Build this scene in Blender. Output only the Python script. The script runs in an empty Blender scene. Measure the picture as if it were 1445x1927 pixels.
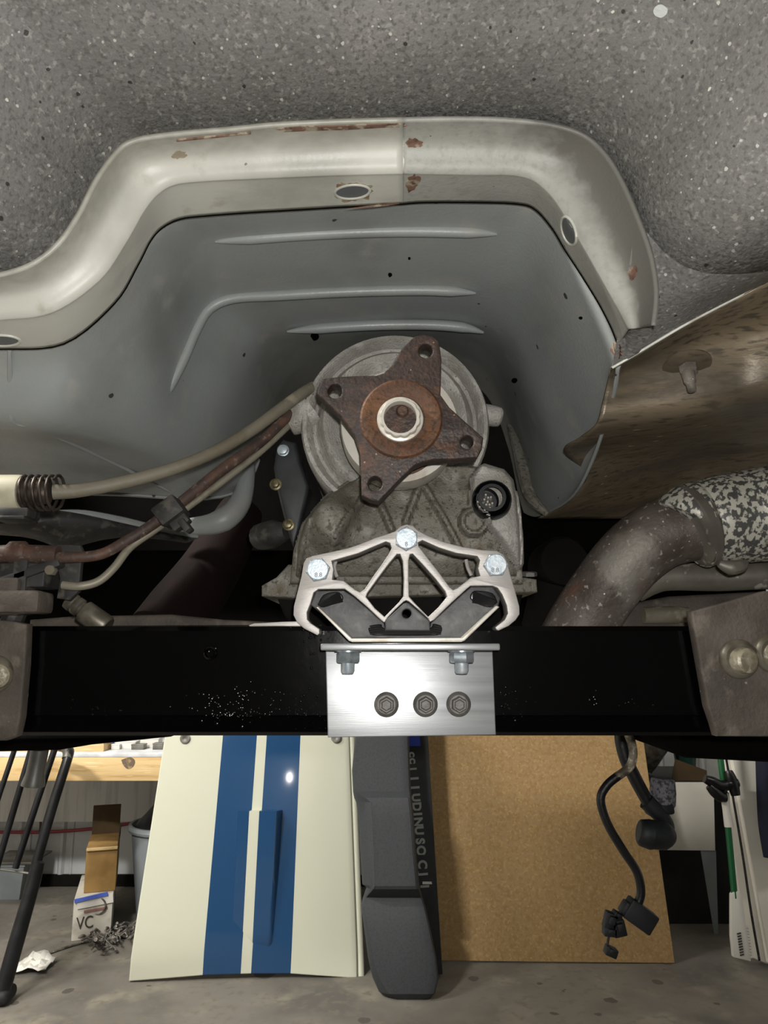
import bpy, bmesh, math, random
from mathutils import Vector, Matrix
random.seed(7)
S = bpy.context.scene
COL = S.collection
# ---------------------------------------------------------------- camera, world, lights, exposure
F, W2, H2, CH, PITCH = 1392.0, 722.5, 963.5, 1.30, math.radians(10.5)
cam = bpy.data.objects.new('camera', bpy.data.cameras.new('camera')); COL.objects.link(cam)
cam.location = (0, 0, CH); cam.rotation_euler = (math.pi/2 + PITCH, 0, 0)
cam.data.sensor_fit = 'VERTICAL'; cam.data.sensor_height = 36; cam.data.sensor_width = 27
cam.data.lens = F/1927*36; cam.data.clip_start = .01
S.camera = cam
w = bpy.data.worlds.new('world'); S.world = w; w.use_nodes = True
w.node_tree.nodes['Background'].inputs[0].default_value = (.55, .6, .62, 1)
w.node_tree.nodes['Background'].inputs[1].default_value = .1
S.view_settings.view_transform = 'Standard'; S.view_settings.look = 'None'
S.view_settings.gamma = 1; S.view_settings.exposure = 0; S.view_settings.use_curve_mapping = False
def lamp(name, kind, loc, power, size, color, rot=(0, 0, 0), size_y=None):
    l = bpy.data.lights.new(name, kind); l.energy = power; l.color = color
    if kind == 'AREA':
        l.shape = 'RECTANGLE'; l.size = size; l.size_y = size_y or size
    else: l.shadow_soft_size = size
    o = bpy.data.objects.new(name, l); COL.objects.link(o); o.location = loc; o.rotation_euler = rot
    return o
lamp('phone_flash', 'POINT', (.012, -.004, CH+.02), 10.6, .006, (1, .985, .95))
lamp('shop_and_fill_light', 'AREA', (-1.8, .3, 2.95), 130, .5, (1, .97, .91), (math.radians(40), 0, math.radians(-20)), .15)
lamp('shop_and_fill_light', 'AREA', (-2.3, 1.9, 2.95), 55, .9, (1, .97, .91), (math.radians(25), 0, 0), .12)  # added fill lamp that lifts the left wall
lamp('shop_and_fill_light', 'AREA', (2.3, 1.2, 2.95), 14, 1.2, (1, .97, .91), (math.radians(20), 0, 0), .12)  # weak fill lamp added on the right, no known fixture

# ---------------------------------------------------------------- helpers
def D(px, py):
    dx, dz = (px-W2)/F, (H2-py)/F
    return Vector((dx, math.cos(PITCH)-dz*math.sin(PITCH), math.sin(PITCH)+dz*math.cos(PITCH)))
def P(px, py, Y):
    d = D(px, py); t = Y/d.y
    return Vector((d.x*t, Y, CH+d.z*t))
def PZ(px, py, z):
    d = D(px, py); t = (z-CH)/d.z
    return Vector((d.x*t, d.y*t, z))
def PL(px, py, Yb, s):                       # leaning plane Y = Yb + s*z
    d = D(px, py); t = (Yb+s*CH)/(d.y-s*d.z)
    return Vector((d.x*t, d.y*t, CH+d.z*t))
def SC(Y): return Y/F*1.0                    # metres per pixel at about depth Y

def thing(name, label, cat, loc=(0, 0, 0), group=None):
    o = bpy.data.objects.new(name, None); COL.objects.link(o); o.location = loc
    o.empty_display_size = .05
    return tag(o, label, cat, group)
def tag(o, label, cat, group=None):
    o['label'] = label; o['category'] = cat
    if group: o['group'] = group
    return o
def link(name, me, mat, parent=None, sharp=35, kind=None, label=None):
    o = bpy.data.objects.new(name, me); COL.objects.link(o)
    if mat is not None:
        for m in (mat if isinstance(mat, (list, tuple)) else [mat]): me.materials.append(m)
    if sharp is not None:
        for p in me.polygons: p.use_smooth = True
        me.set_sharp_from_angle(angle=math.radians(sharp))
    if parent is not None:
        o.parent = parent
        loc = Vector(parent.location); q = parent.parent
        while q is not None: loc = loc*1; q = q.parent
        if parent.type == 'EMPTY': o.matrix_parent_inverse = Matrix.Translation(-loc)
    if kind: o['kind'] = kind
    if label: o['label'] = label
    return o
class MB:
    def __init__(s): s.v = []; s.f = []; s.mi = []
    def add(s, vs, fs, mi=0):
        n = len(s.v); s.v += [tuple(v) for v in vs]
        s.f += [tuple(i+n for i in f) for f in fs]; s.mi += [mi]*len(fs); return s
    def box(s, c, d, rot=None, mi=0):
        R = rot or Matrix.Identity(3); c = Vector(c)
        vs = [c+R@Vector((x*d[0]/2, y*d[1]/2, z*d[2]/2)) for x in (-1, 1) for y in (-1, 1) for z in (-1, 1)]
        return s.add(vs, [(0, 1, 3, 2), (4, 6, 7, 5), (0, 4, 5, 1), (2, 3, 7, 6), (0, 2, 6, 4), (1, 5, 7, 3)], mi)
    def tube(s, pts, r, seg=14, cap=True, mi=0, sub=5):
        pts, rr = spline(pts, r, sub)
        n = len(pts); vs = []; fs = []
        t0 = (pts[1]-pts[0]).normalized()
        up = Vector((0, 0, 1)) if abs(t0.z) < .9 else Vector((1, 0, 0))
        a = t0.cross(up).normalized()
        for i in range(n):
            t = (pts[min(i+1, n-1)]-pts[max(i-1, 0)]).normalized()
            a = (a-t*a.dot(t)).normalized(); b = t.cross(a)
            for k in range(seg):
                q = 2*math.pi*k/seg
                vs.append(pts[i]+(a*math.cos(q)+b*math.sin(q))*rr[i])
        for i in range(n-1):
            for k in range(seg):
                k2 = (k+1) % seg
                fs.append((i*seg+k, i*seg+k2, (i+1)*seg+k2, (i+1)*seg+k))
        if cap: fs += [tuple(range(seg))[::-1], tuple((n-1)*seg+k for k in range(seg))]
        return s.add(vs, fs, mi)
    def lathe(s, c, prof, axis=(0, 1, 0), seg=40, mi=0, phase=0, close=False):   # prof: (radius, along axis)
        ax = Vector(axis).normalized(); u = ax.cross(Vector((0, 0, 1)))
        if u.length < .1: u = Vector((1, 0, 0))
        u.normalize(); v = ax.cross(u); c = Vector(c); vs = []; fs = []
        for r, h in prof:
            for k in range(seg):
                q = 2*math.pi*k/seg+phase
                vs.append(c+ax*h+(u*math.cos(q)+v*math.sin(q))*max(r, 1e-5))
        n = len(prof)
        for i in range(n-1):
            for k in range(seg):
                k2 = (k+1) % seg
                fs.append((i*seg+k, (i+1)*seg+k, (i+1)*seg+k2, i*seg+k2))
        if close:
            for k in range(seg):
                k2 = (k+1) % seg
                fs.append(((n-1)*seg+k, k, k2, (n-1)*seg+k2))
        return s.add(vs, fs, mi)
    def grid(s, rows, mi=0):
        n = len(rows[0]); vs = [p for r in rows for p in r]
        fs = [(i*n+j, i*n+j+1, (i+1)*n+j+1, (i+1)*n+j) for i in range(len(rows)-1) for j in range(n-1)]
        return s.add(vs, fs, mi)
    def me(s, merge=None, bevel=None, seg=2):
        m = bpy.data.meshes.new('m'); m.from_pydata(s.v, [], s.f)
        for p, i in zip(m.polygons, s.mi): p.material_index = i
        b = bmesh.new(); b.from_mesh(m)
        if merge: bmesh.ops.remove_doubles(b, verts=b.verts, dist=merge)
        bmesh.ops.recalc_face_normals(b, faces=b.faces)
        if bevel:
            es = [e for e in b.edges if len(e.link_faces) == 2 and e.calc_face_angle(0) > .6]
            bmesh.ops.bevel(b, geom=es, offset=bevel, segments=seg, affect='EDGES', profile=.5)
        b.to_mesh(m); b.free(); return m
def face_cam(me):                            # open sheets: normals towards the viewer's side, thickness grows away
    c = Vector((0, 0, CH)); t = sum((p.normal.dot(c-p.center))*p.area/((c-p.center).length+.01) for p in me.polygons)
    if t < 0: me.flip_normals()
    return me
def spline(pts, r, sub=5):
    pts = [Vector(p) for p in pts]
    rr = list(r) if isinstance(r, (list, tuple)) else [r]*len(pts)
    if sub <= 1 or len(pts) < 3: return pts, rr
    o, ro = [], []; n = len(pts)
    for i in range(n-1):
        p0, p1, p2, p3 = pts[max(i-1, 0)], pts[i], pts[i+1], pts[min(i+2, n-1)]
        for k in range(sub):
            t = k/sub
            o.append(.5*((2*p1)+(p2-p0)*t+(2*p0-5*p1+4*p2-p3)*t*t+(3*p1-p0-3*p2+p3)*t**3))
            ro.append(rr[i]+(rr[i+1]-rr[i])*t)
    return o+[pts[-1]], ro+[rr[-1]]
def crow(pts, sub): return spline(pts, 1, sub)[0]
def loft(rows, su=5, sv=5):                  # smooth surface through a control grid of points
    R = [crow(r, su) for r in rows]
    cols = [crow([R[i][j] for i in range(len(R))], sv) for j in range(len(R[0]))]
    return [[cols[j][i] for j in range(len(cols))] for i in range(len(cols[0]))]
def plate_mesh(outer, holes, Y, thick, bevel=0, smooth_outer=0):   # pixel outlines -> solid plate with its face at Y
    cu = bpy.data.curves.new('c', 'CURVE'); cu.dimensions = '2D'; cu.fill_mode = 'BOTH'
    cu.extrude = max(thick/2-bevel, 0); cu.bevel_depth = bevel; cu.bevel_resolution = 2
    if bevel: cu.offset = -bevel
    for ring in [outer]+list(holes):
        pts = [P(x, y, Y) for x, y in ring]
        if smooth_outer: pts = crow(pts+[pts[0]], smooth_outer)[:-1]
        sp = cu.splines.new('POLY'); sp.points.add(len(pts)-1); sp.use_cyclic_u = True
        for q, p in zip(sp.points, pts): q.co = (p.x, p.z-CH, 0, 1)
    o = bpy.data.objects.new('c', cu); COL.objects.link(o)
    bpy.context.view_layer.update()
    m = bpy.data.meshes.new_from_object(o.evaluated_get(bpy.context.evaluated_depsgraph_get()))
    bpy.data.objects.remove(o); bpy.data.curves.remove(cu)
    m.materials.clear()
    m.transform(Matrix.Translation((0, Y+thick/2, CH))@Matrix.Rotation(math.pi/2, 4, 'X'))
    b = bmesh.new(); b.from_mesh(m); bmesh.ops.remove_doubles(b, verts=b.verts, dist=1e-6)
    bmesh.ops.recalc_face_normals(b, faces=b.faces); b.to_mesh(m); b.free()
    return m
def sstep(a, b, x):
    t = max(0, min(1, (x-a)/(b-a))); return t*t*(3-2*t)
def circ(x, y, r, n=20): return [(x+r*math.cos(2*math.pi*k/n), y+r*math.sin(2*math.pi*k/n)) for k in range(n)]
def rrect(x0, y0, x1, y1, r, n=5):
    o = []
    for cx, cy, a in ((x1-r, y0+r, -90), (x1-r, y1-r, 0), (x0+r, y1-r, 90), (x0+r, y0+r, 180)):
        for k in range(n+1):
            q = math.radians(a+90*k/n); o.append((cx+r*math.cos(q), cy+r*math.sin(q)))
    return o
def text_mesh(body, size, M, extrude=.0003, font_scale_x=1, bold=0):
    cu = bpy.data.curves.new('t', 'FONT'); cu.body = body; cu.size = size; cu.extrude = extrude; cu.offset = bold
    cu.align_x = 'CENTER'; cu.align_y = 'CENTER'
    o = bpy.data.objects.new('t', cu); COL.objects.link(o); bpy.context.view_layer.update()
    m = bpy.data.meshes.new_from_object(o.evaluated_get(bpy.context.evaluated_depsgraph_get()))
    bpy.data.objects.remove(o); bpy.data.curves.remove(cu); m.materials.clear()
    m.transform(M@Matrix.Diagonal((font_scale_x, 1, 1, 1))); return m
FACE = Matrix.Rotation(math.pi/2, 4, 'X')    # text lying in XY turned to face -Y

# ---------------------------------------------------------------- materials
def srgb(h):
    h = h.lstrip('#'); c = [int(h[i:i+2], 16)/255 for i in (0, 2, 4)]
    return tuple((x/12.92 if x <= .04045 else ((x+.055)/1.055)**2.4) for x in c)+(1,)
def mat(name, base, rough=.5, metal=0, var=None, vscale=8, vlo=.4, vhi=.6, bump=0, bscale=60, specks=(), coat=0, spec=.5, aniso=None, rvar=0, detail=6):
    m = bpy.data.materials.new(name); m.use_nodes = True
    nt = m.node_tree; N = nt.nodes; L = nt.links; b = N['Principled BSDF']
    tc = N.new('ShaderNodeTexCoord'); co = tc.outputs['Object']
    if aniso:
        mp = N.new('ShaderNodeMapping'); mp.inputs['Scale'].default_value = aniso; L.new(co, mp.inputs[0]); co2 = mp.outputs[0]
    else: co2 = co
    col = N.new('ShaderNodeRGB'); col.outputs[0].default_value = srgb(base); out = col.outputs[0]
    def noise(scale, det=detail, c=co2):
        n = N.new('ShaderNodeTexNoise'); n.inputs['Scale'].default_value = scale; n.inputs['Detail'].default_value = det
        L.new(c, n.inputs['Vector']); return n.outputs['Fac']
    def ramp(f, lo, hi):
        r = N.new('ShaderNodeMapRange'); r.inputs[1].default_value = lo; r.inputs[2].default_value = hi
        r.interpolation_type = 'SMOOTHSTEP'; L.new(f, r.inputs[0]); return r.outputs[0]
    def mix(f, a, c2):
        x = N.new('ShaderNodeMix'); x.data_type = 'RGBA'; L.new(f, x.inputs[0]); L.new(a, x.inputs[6])
        if isinstance(c2, str): x.inputs[7].default_value = srgb(c2)
        else: L.new(c2, x.inputs[7])
        return x.outputs[2]
    vs = var if isinstance(var, list) else ([(var, vscale, vlo, vhi)] if var else [])
    for c, sc, lo, hi in vs: out = mix(ramp(noise(sc), lo, hi), out, c)
    for c, sc, rad, dens in specks:          # scattered round flecks, dens = share of cells carrying one
        v = N.new('ShaderNodeTexVoronoi'); v.inputs['Scale'].default_value = sc
        L.new(co2, v.inputs['Vector'])
        nz = noise(sc*2.2, 2)
        ad = N.new('ShaderNodeMath'); ad.operation = 'MULTIPLY_ADD'; ad.inputs[1].default_value = .35; L.new(nz, ad.inputs[0]); L.new(v.outputs['Distance'], ad.inputs[2])
        sub = N.new('ShaderNodeMath'); sub.operation = 'SUBTRACT'; sub.inputs[1].default_value = .175; L.new(ad.outputs[0], sub.inputs[0])
        sep = N.new('ShaderNodeSeparateColor'); L.new(v.outputs['Color'], sep.inputs[0])
        th = N.new('ShaderNodeMath'); th.operation = 'LESS_THAN'; th.inputs[1].default_value = dens; L.new(sep.outputs[0], th.inputs[0])
        rr = N.new('ShaderNodeMath'); rr.operation = 'MULTIPLY'; rr.inputs[1].default_value = rad; L.new(sep.outputs[1], rr.inputs[0])
        lt = N.new('ShaderNodeMath'); lt.operation = 'LESS_THAN'; L.new(sub.outputs[0], lt.inputs[0]); L.new(rr.outputs[0], lt.inputs[1])
        an = N.new('ShaderNodeMath'); an.operation = 'MULTIPLY'; L.new(lt.outputs[0], an.inputs[0]); L.new(th.outputs[0], an.inputs[1])
        out = mix(an.outputs[0], out, c)
    L.new(out, b.inputs['Base Color'])
    b.inputs['Roughness'].default_value = rough; b.inputs['Metallic'].default_value = metal
    b.inputs['Specular IOR Level'].default_value = spec
    if rvar:
        r = N.new('ShaderNodeMapRange'); r.inputs[3].default_value = max(rough-rvar, .03); r.inputs[4].default_value = min(rough+rvar, 1)
        r.inputs[1].default_value = .3; r.inputs[2].default_value = .7
        L.new(noise(vscale*2), r.inputs[0]); L.new(r.outputs[0], b.inputs['Roughness'])
    if coat: b.inputs['Coat Weight'].default_value = coat; b.inputs['Coat Roughness'].default_value = .06
    if bump:
        bp = N.new('ShaderNodeBump'); bp.inputs['Strength'].default_value = bump; bp.inputs['Distance'].default_value = .002
        L.new(noise(bscale), bp.inputs['Height']); L.new(bp.outputs[0], b.inputs['Normal'])
    return m
M = {}
M['undercoat'] = mat('undercoat', '#7d7b78', .62, 0, [('#757370', 40, .4, .7), ('#8f8d87', 6, .5, .75), ('#666461', 340, .48, .66), ('#97958f', 260, .56, .68)], bump=.4, bscale=420,
                     specks=[('#c4c3bc', 260, .3, .16), ('#d9d8cc', 85, .22, .1), ('#3a3834', 150, .24, .1), ('#c9ccca', 30, .16, .05)])
M['primer'] = mat('primer', '#a3a7a6', .42, .05, [('#949795', 9, .45, .7), ('#abaaa5', 30, .55, .75)], bump=.12, bscale=320, specks=[('#4a4743', 70, .22, .06)], rvar=.06)
M['lip_paint'] = mat('lip_paint', '#d4d3c9', .42, .0, [('#b3b3a9', 10, .45, .7), ('#aaa592', 34, .62, .8)], bump=.08, bscale=240, specks=[('#8b7a5f', 110, .18, .04)], rvar=.06)
M['lip_grey'] = mat('lip_paint_dusty', '#b4b4ac', .5, .0, [('#9d9d96', 10, .45, .7), ('#97938a', 34, .6, .8), ('#a8a7a0', 200, .5, .7)], bump=.15, bscale=300, specks=[('#6b6152', 120, .18, .05)])
M['rust_paint'] = mat('rust_paint', '#806253', .75, 0, [('#a99b86', 110, .48, .58), ('#624a3c', 150, .5, .65)], bump=.3, bscale=300)
M['dark_primer'] = mat('dark_primer', '#66696a', .5)
M['rust_stain'] = mat('rust_stain', '#a89c86', .6, 0, [('#8a7358', 90, .45, .6)], bump=.2, bscale=300)
M['shield'] = mat('shield', '#897b66', .42, .25, [('#665c4e', 9, .45, .66), ('#877965', 24, .55, .75), ('#5e5548', 160, .5, .66)], bump=.25, bscale=200, aniso=(.35, 1, 1.6), specks=[('#d5cdba', 150, .24, .05)], rvar=.08)
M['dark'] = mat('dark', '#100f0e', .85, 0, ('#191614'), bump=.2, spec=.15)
M['black_void'] = mat('void_black', '#080706', .9, 0, ('#0c0a09'), bump=.3, spec=.05)  # engine bay darkness put into the colour
M['cast'] = mat('cast_aluminium', '#b3b0aa', .55, .12, [('#96928a', 16, .42, .66), ('#c2bfb8', 50, .5, .7), ('#7d766a', 9, .6, .8), ('#a09d96', 220, .5, .65)], bump=.6, bscale=520, specks=[('#5c574c', 420, .3, .12)])
M['cast_dirty'] = mat('cast_aluminium_dirty', '#7d796f', .55, .1, [('#625d52', 14, .4, .65), ('#98958c', 40, .52, .7), ('#5a564b', 200, .52, .66), ('#66583f', 26, .6, .75)], bump=.6, bscale=520, specks=[('#3f3a30', 380, .3, .14)])
M['rust'] = mat('rust', '#42342e', .5, .1, [('#372e2b', 22, .4, .62), ('#5f4232', 45, .54, .7), ('#4d3c33', 200, .5, .65)], bump=.5, bscale=330, specks=[('#9d7f66', 320, .24, .06)])
M['rust_bright'] = mat('rust_bright', '#583925', .6, .05, [('#6f4a2c', 40, .45, .65), ('#3f2b20', 25, .5, .7), ('#45301f', 220, .5, .65)], bump=.5, bscale=300)
M['bare_steel'] = mat('bare_steel', '#d0cbc0', .42, .25, [('#b8ae9f', 60, .5, .7)], bump=.1)
M['machined'] = mat('machined_aluminium', '#aca8a4', .45, .3, [('#a8a39e', 40, .45, .7)], bump=.1, bscale=250, aniso=(1, 1, 6))
M['brushed'] = mat('brushed_aluminium', '#b2b4b5', .36, .55, [('#a5a7a9', 18, .4, .7)], bump=.03, bscale=160, aniso=(.3, 1, 9), rvar=.05)
M['zinc'] = mat('zinc_bolt', '#b9c2c8', .42, .45, [('#a2aeb8', 150, .45, .65), ('#ccd2d4', 80, .55, .7)], bump=.08, bscale=500)
M['zinc_nut'] = mat('zinc_nut', '#a8b0b5', .3, .6, [('#8e989f', 150, .45, .65)], bump=.05)
M['grey_bolt'] = mat('phosphate_bolt', '#6d6965', .5, .15, [('#5a5652', 80, .45, .65)], bump=.2, bscale=300)
M['rubber'] = mat('rubber', '#4a4a4a', .5, 0, [('#363637', 40, .4, .65), ('#5e5d5c', 90, .52, .72)], bump=.2, bscale=150)
M['black_rubber'] = mat('black_rubber', '#0d0e11', .3, 0, bump=.1)
M['gloss_black'] = mat('gloss_black_paint', '#030304', .14, 0, bump=.09, bscale=60, spec=.3)
M['blister'] = mat('wet_black_paint', '#040405', .22, 0, spec=.6)
M['frame_steel'] = mat('frame_steel', '#5b534b', .7, .1, [('#463f38', 18, .42, .62), ('#6f665c', 50, .55, .72), ('#3a322b', 7, .55, .75)], bump=.35, bscale=300, specks=[('#8a8274', 120, .25, .1)])
M['exhaust'] = mat('exhaust_steel', '#665d56', .55, .15, [('#8a847b', 14, .48, .66), ('#50463f', 24, .45, .65), ('#74574a', 15, .6, .75), ('#a39e94', 190, .6, .7)], bump=.4, bscale=260, specks=[('#cfcbbf', 260, .25, .06)])
M['flaked'] = mat('flaked_exhaust', '#565653', .45, .2, [('#c9c6b9', 230, .46, .53), ('#3c3d3a', 7, .54, .62)], bump=.25, bscale=160, aniso=(1, 1, .7), specks=[('#dcd9cc', 120, .4, .3)])
M['grey_tube'] = mat('grey_exhaust', '#7b776d', .5, .3, [('#615c54', 14, .45, .65), ('#b3afa3', 60, .6, .68)], bump=.15)
M['cable'] = mat('cable_sheath', '#7a7465', .6, 0, [('#6d6656', 30, .45, .65), ('#9a927f', 50, .55, .7)], bump=.2, bscale=200, specks=[('#4a3a2a', 70, .26, .06)])
M['cream_plastic'] = mat('cream_plastic', '#c9c3ab', .5, 0, [('#b3ab92', 40, .5, .7)], bump=.05)
M['brown_line'] = mat('rusty_line', '#4b3a33', .6, .0, [('#604638', 50, .45, .65), ('#3a2e29', 30, .5, .7), ('#75665a', 180, .56, .68)], bump=.25, bscale=300)
M['pale_line'] = mat('pale_line', '#8d8777', .5, .2, [('#6d6656', 40, .5, .7)], bump=.1)
M['spring'] = mat('spring_steel', '#5a5048', .5, .6, ('#3b322b'), 60)
M['grimy_plastic'] = mat('grimy_plastic', '#343331', .65, 0, [('#232120', 30, .45, .65), ('#504b45', 90, .52, .68)], bump=.2)
M['module'] = mat('black_module', '#26282a', .5, 0, ('#333537'), 30, bump=.1)
M['brass'] = mat('dull_brass', '#7d776a', .4, .4, ('#5d574b'), 50)
M['old_bolt'] = mat('old_bolt', '#a09883', .45, .2, [('#7d7563', 120, .45, .65), ('#b8b2a2', 200, .55, .7)], bump=.3, bscale=300)
M['gold_bolt'] = mat('gold_zinc', '#8c8160', .4, .5, ('#5f573f'), 120)
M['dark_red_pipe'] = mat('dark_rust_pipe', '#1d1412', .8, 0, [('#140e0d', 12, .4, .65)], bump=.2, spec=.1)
# shop
M['concrete'] = mat('concrete', '#767169', .75, 0, [('#5f5b56', 2.2, .42, .66), ('#858073', 5, .5, .72), ('#524e49', 1.1, .58, .78), ('#6e675c', 26, .5, .7)], bump=.15, bscale=90, specks=[('#56524c', 6, .3, .3), ('#524d47', 13, .3, .15)])
M['wall_metal'] = mat('white_wall_steel', '#c9cbcb', .5, 0, [('#b6b8b8', 3, .45, .7)], bump=.03)
M['wall_plain'] = mat('shop_wall', '#dedcd6', .8, 0, ('#d2d0ca'), 3)
M['pine'] = mat('pine', '#d8ba87', .6, 0, [('#c39f68', 7, .45, .65), ('#e4cc9d', 14, .55, .7), ('#7d6a50', 1.6, .6, .72)], aniso=(.6, 6, 9), bump=.05)
M['pine_stain'] = mat('oil_stain', '#6a5d4c', .7, 0, [('#a08660', 60, .5, .65)])
M['bench_top'] = mat('bench_top', '#dddfe2', .5, 0, ('#c8cacd'), 9)
M['ply'] = mat('bench_panel', '#d0ceca', .75, 0, [('#bebcb8', 5, .45, .65)], aniso=(6, 6, .5))
M['red_hose'] = mat('red_hose', '#8e2b38', .45)
M['cream_paint'] = mat('cream_paint', '#cacbb9', .28, 0, coat=.4)
M['blue_paint'] = mat('blue_paint', '#1e466f', .28, .1, coat=.5)
M['grey_cover'] = mat('charcoal_plastic', '#35383b', .7, 0, [('#2f3235', 140, .45, .65)], bump=.25, bscale=420)
M['black_strip'] = mat('black_box_card', '#17191c', .45, 0, ('#202226'), 20)
M['print'] = mat('grey_print', '#a6aaa8', .6)
M['blue_print'] = mat('blue_print', '#2a3fa0', .5)
M['tan'] = mat('tan_hardboard', '#a1845b', .7, 0, [('#997a4d', 55, .45, .62), ('#b19361', 90, .52, .68)], bump=.08, bscale=200)
M['card'] = mat('brown_card', '#a17f4a', .75, 0, ('#8d6d3c'), 9, bump=.05)
M['card_dark'] = mat('brown_card_dark', '#4d3c22', .8, 0, ('#43341d'), 9)  # darker brown for the raised flaps and the propped card
M['white_card'] = mat('white_card', '#c9c4b8', .7, 0, [('#aaa59a', 12, .5, .7)])
M['blue_tape'] = mat('blue_tape', '#4d66c4', .5)
M['marker'] = mat('marker_ink', '#3b3938', .6)
M['red_print'] = mat('red_print', '#8d6560', .7)
M['paper'] = mat('paper', '#d7d4cd', .8)
M['bin'] = mat('grey_bin', '#8f9599', .5, 0, ('#838a8e'), 6)
M['bag'] = mat('black_bag', '#0c0c0e', .3, bump=.5, bscale=14)
M['scrap'] = mat('grey_scrap', '#77726b', .5, .3, [('#4b4743', 40, .42, .6), ('#a09a90', 60, .55, .7)], bump=.3)
M['black_tube'] = mat('black_steel_tube', '#08090b', .38, .2, ('#18191c'), 12, bump=.1)
M['worn_tube'] = mat('worn_steel', '#77756f', .45, .4, ('#5a5852'), 12)
M['conduit'] = mat('black_conduit', '#0b0b0e', .45, 0, bump=.2, bscale=300)
M['taped'] = mat('worn_tape', '#7d7363', .6, 0, [('#c3b9a3', 130, .5, .6), ('#4a4136', 60, .5, .65)], bump=.2)
M['connector'] = mat('connector_plastic', '#131518', .6, 0, ('#1e2124'), 40, bump=.1)
M['fuzzy'] = mat('grey_mesh', '#77757a', .8, 0, [('#3c3b40', 240, .45, .6)], bump=.5, bscale=400)
M['green'] = mat('green_handle', '#0f5a33', .35)
M['white_plastic'] = mat('white_plastic', '#d8d6cf', .45)
M['white_panel'] = mat('white_panel', '#e0dcd2', .5, 0, ('#d5d1c6'), 5)
M['navy'] = mat('navy_cloth', '#10162f', .85, 0, ('#0b0f22'), 20, bump=.2)
M['green_bottle'] = mat('green_bottle', '#12332b', .25)
M['clear_bag'] = mat('crumpled_film', '#7d7a72', .18, 0, ('#5f5c55'), 30, bump=.8, bscale=60)
M['blue_plastic'] = mat('blue_plastic', '#3d6fc4', .35)
M['red_plastic'] = mat('red_plastic', '#8e2b24', .4)
M['dark_table'] = mat('dark_table', '#1a1a1c', .7, 0, ('#242426'), 10)

# ================================================================ SETTING
def structure(name, mb, m, sharp=35):
    o = link(name, mb.me() if isinstance(mb, MB) else mb, m, None, sharp); o['kind'] = 'structure'; return o
XL, XR, YB, YF, ZC = -2.9, 3.4, 4.45, -5.0, 3.1
structure('floor', MB().add([(XL, YF, 0), (XR, YF, 0), (XR, YB, 0), (XL, YB, 0), (XL, YF, -.1), (XR, YF, -.1), (XR, YB, -.1), (XL, YB, -.1)], [(0, 1, 2, 3), (7, 6, 5, 4), (0, 4, 5, 1), (1, 5, 6, 2), (2, 6, 7, 3), (3, 7, 4, 0)]), M['concrete'])
structure('ceiling', MB().box((0, (YF+YB)/2, ZC+.05), (XR-XL, YB-YF, .1)), M['wall_plain'])
structure('wall_left', MB().box((XL-.05, (YF+YB)/2, ZC/2), (.1, YB-YF, ZC)), M['wall_plain'])
structure('wall_right', MB().box((XR+.05, (YF+YB)/2, ZC/2), (.1, YB-YF, ZC)), M['wall_plain'])
structure('wall_front', MB().box((0, YF-.05, ZC/2), (XR-XL, .1, ZC)), M['wall_plain'])
wb = MB(); prof = []; x = XL
while x < XR:                                 # ribbed steel siding
    prof += [(x, 0), (x+.105, 0), (x+.118, -.016), (x+.132, -.016), (x+.145, 0), (x+.17, 0), (x+.176, -.006), (x+.184, -.006), (x+.19, 0)]; x += .24
wb.grid([[(px_, YB+dy, z) for px_, dy in prof] for z in (.02, ZC)])
wb.box((0, YB+.06, ZC/2), (XR-XL, .1, ZC))
structure('wall_back', wb, M['wall_metal'], 20)
structure('baseboard_back', MB().box((0, YB-.012, .03), (XR-XL, .02, .06)), M['dark'])

# ================================================================ CAR UNDERSIDE
car = thing('car_underbody', 'underside of a raised car: speckled grey floor and painted tunnel above the gearbox', 'car', (0, .5, CH+.25))
E0 = [(-260, 540), (-60, 528), (0, 520), (60, 500), (110, 462), (150, 405), (180, 345), (215, 295), (250, 268), (330, 255), (430, 246), (520, 237), (640, 231), (758, 228),
      (850, 226), (950, 228), (1040, 238), (1100, 258), (1140, 295), (1170, 345), (1198, 410), (1222, 480), (1232, 550), (1226, 612)]
E1 = [(-260, 605), (-60, 590), (0, 580), (95, 553), (180, 490), (230, 415), (262, 358), (292, 325), (330, 308), (390, 298), (470, 294), (540, 290), (640, 287), (758, 286),
      (830, 287), (900, 288), (968, 293), (1012, 312), (1045, 350), (1080, 405), (1118, 462), (1160, 525), (1190, 580), (1200, 614)]
E2 = [(-260, 622), (-60, 612), (0, 606), (100, 592), (190, 530), (240, 458), (270, 405), (296, 372), (330, 352), (390, 345), (470, 341), (540, 338), (640, 334), (758, 331),
      (830, 332), (900, 333), (965, 334), (1005, 345), (1038, 375), (1068, 420), (1100, 475), (1140, 545), (1166, 592), (1180, 620)]
E3 = [(-260, 655), (-60, 656), (0, 656), (120, 646), (215, 570), (258, 500), (283, 452), (306, 427), (340, 411), (390, 405), (470, 399), (540, 395), (640, 389), (758, 383),
      (800, 380), (900, 380), (975, 383), (1008, 394), (1040, 430), (1065, 472), (1093, 515), (1128, 572), (1150, 615), (1162, 645)]
def row(c, Y): return [P(x, y, Y) for x, y in c]
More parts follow.
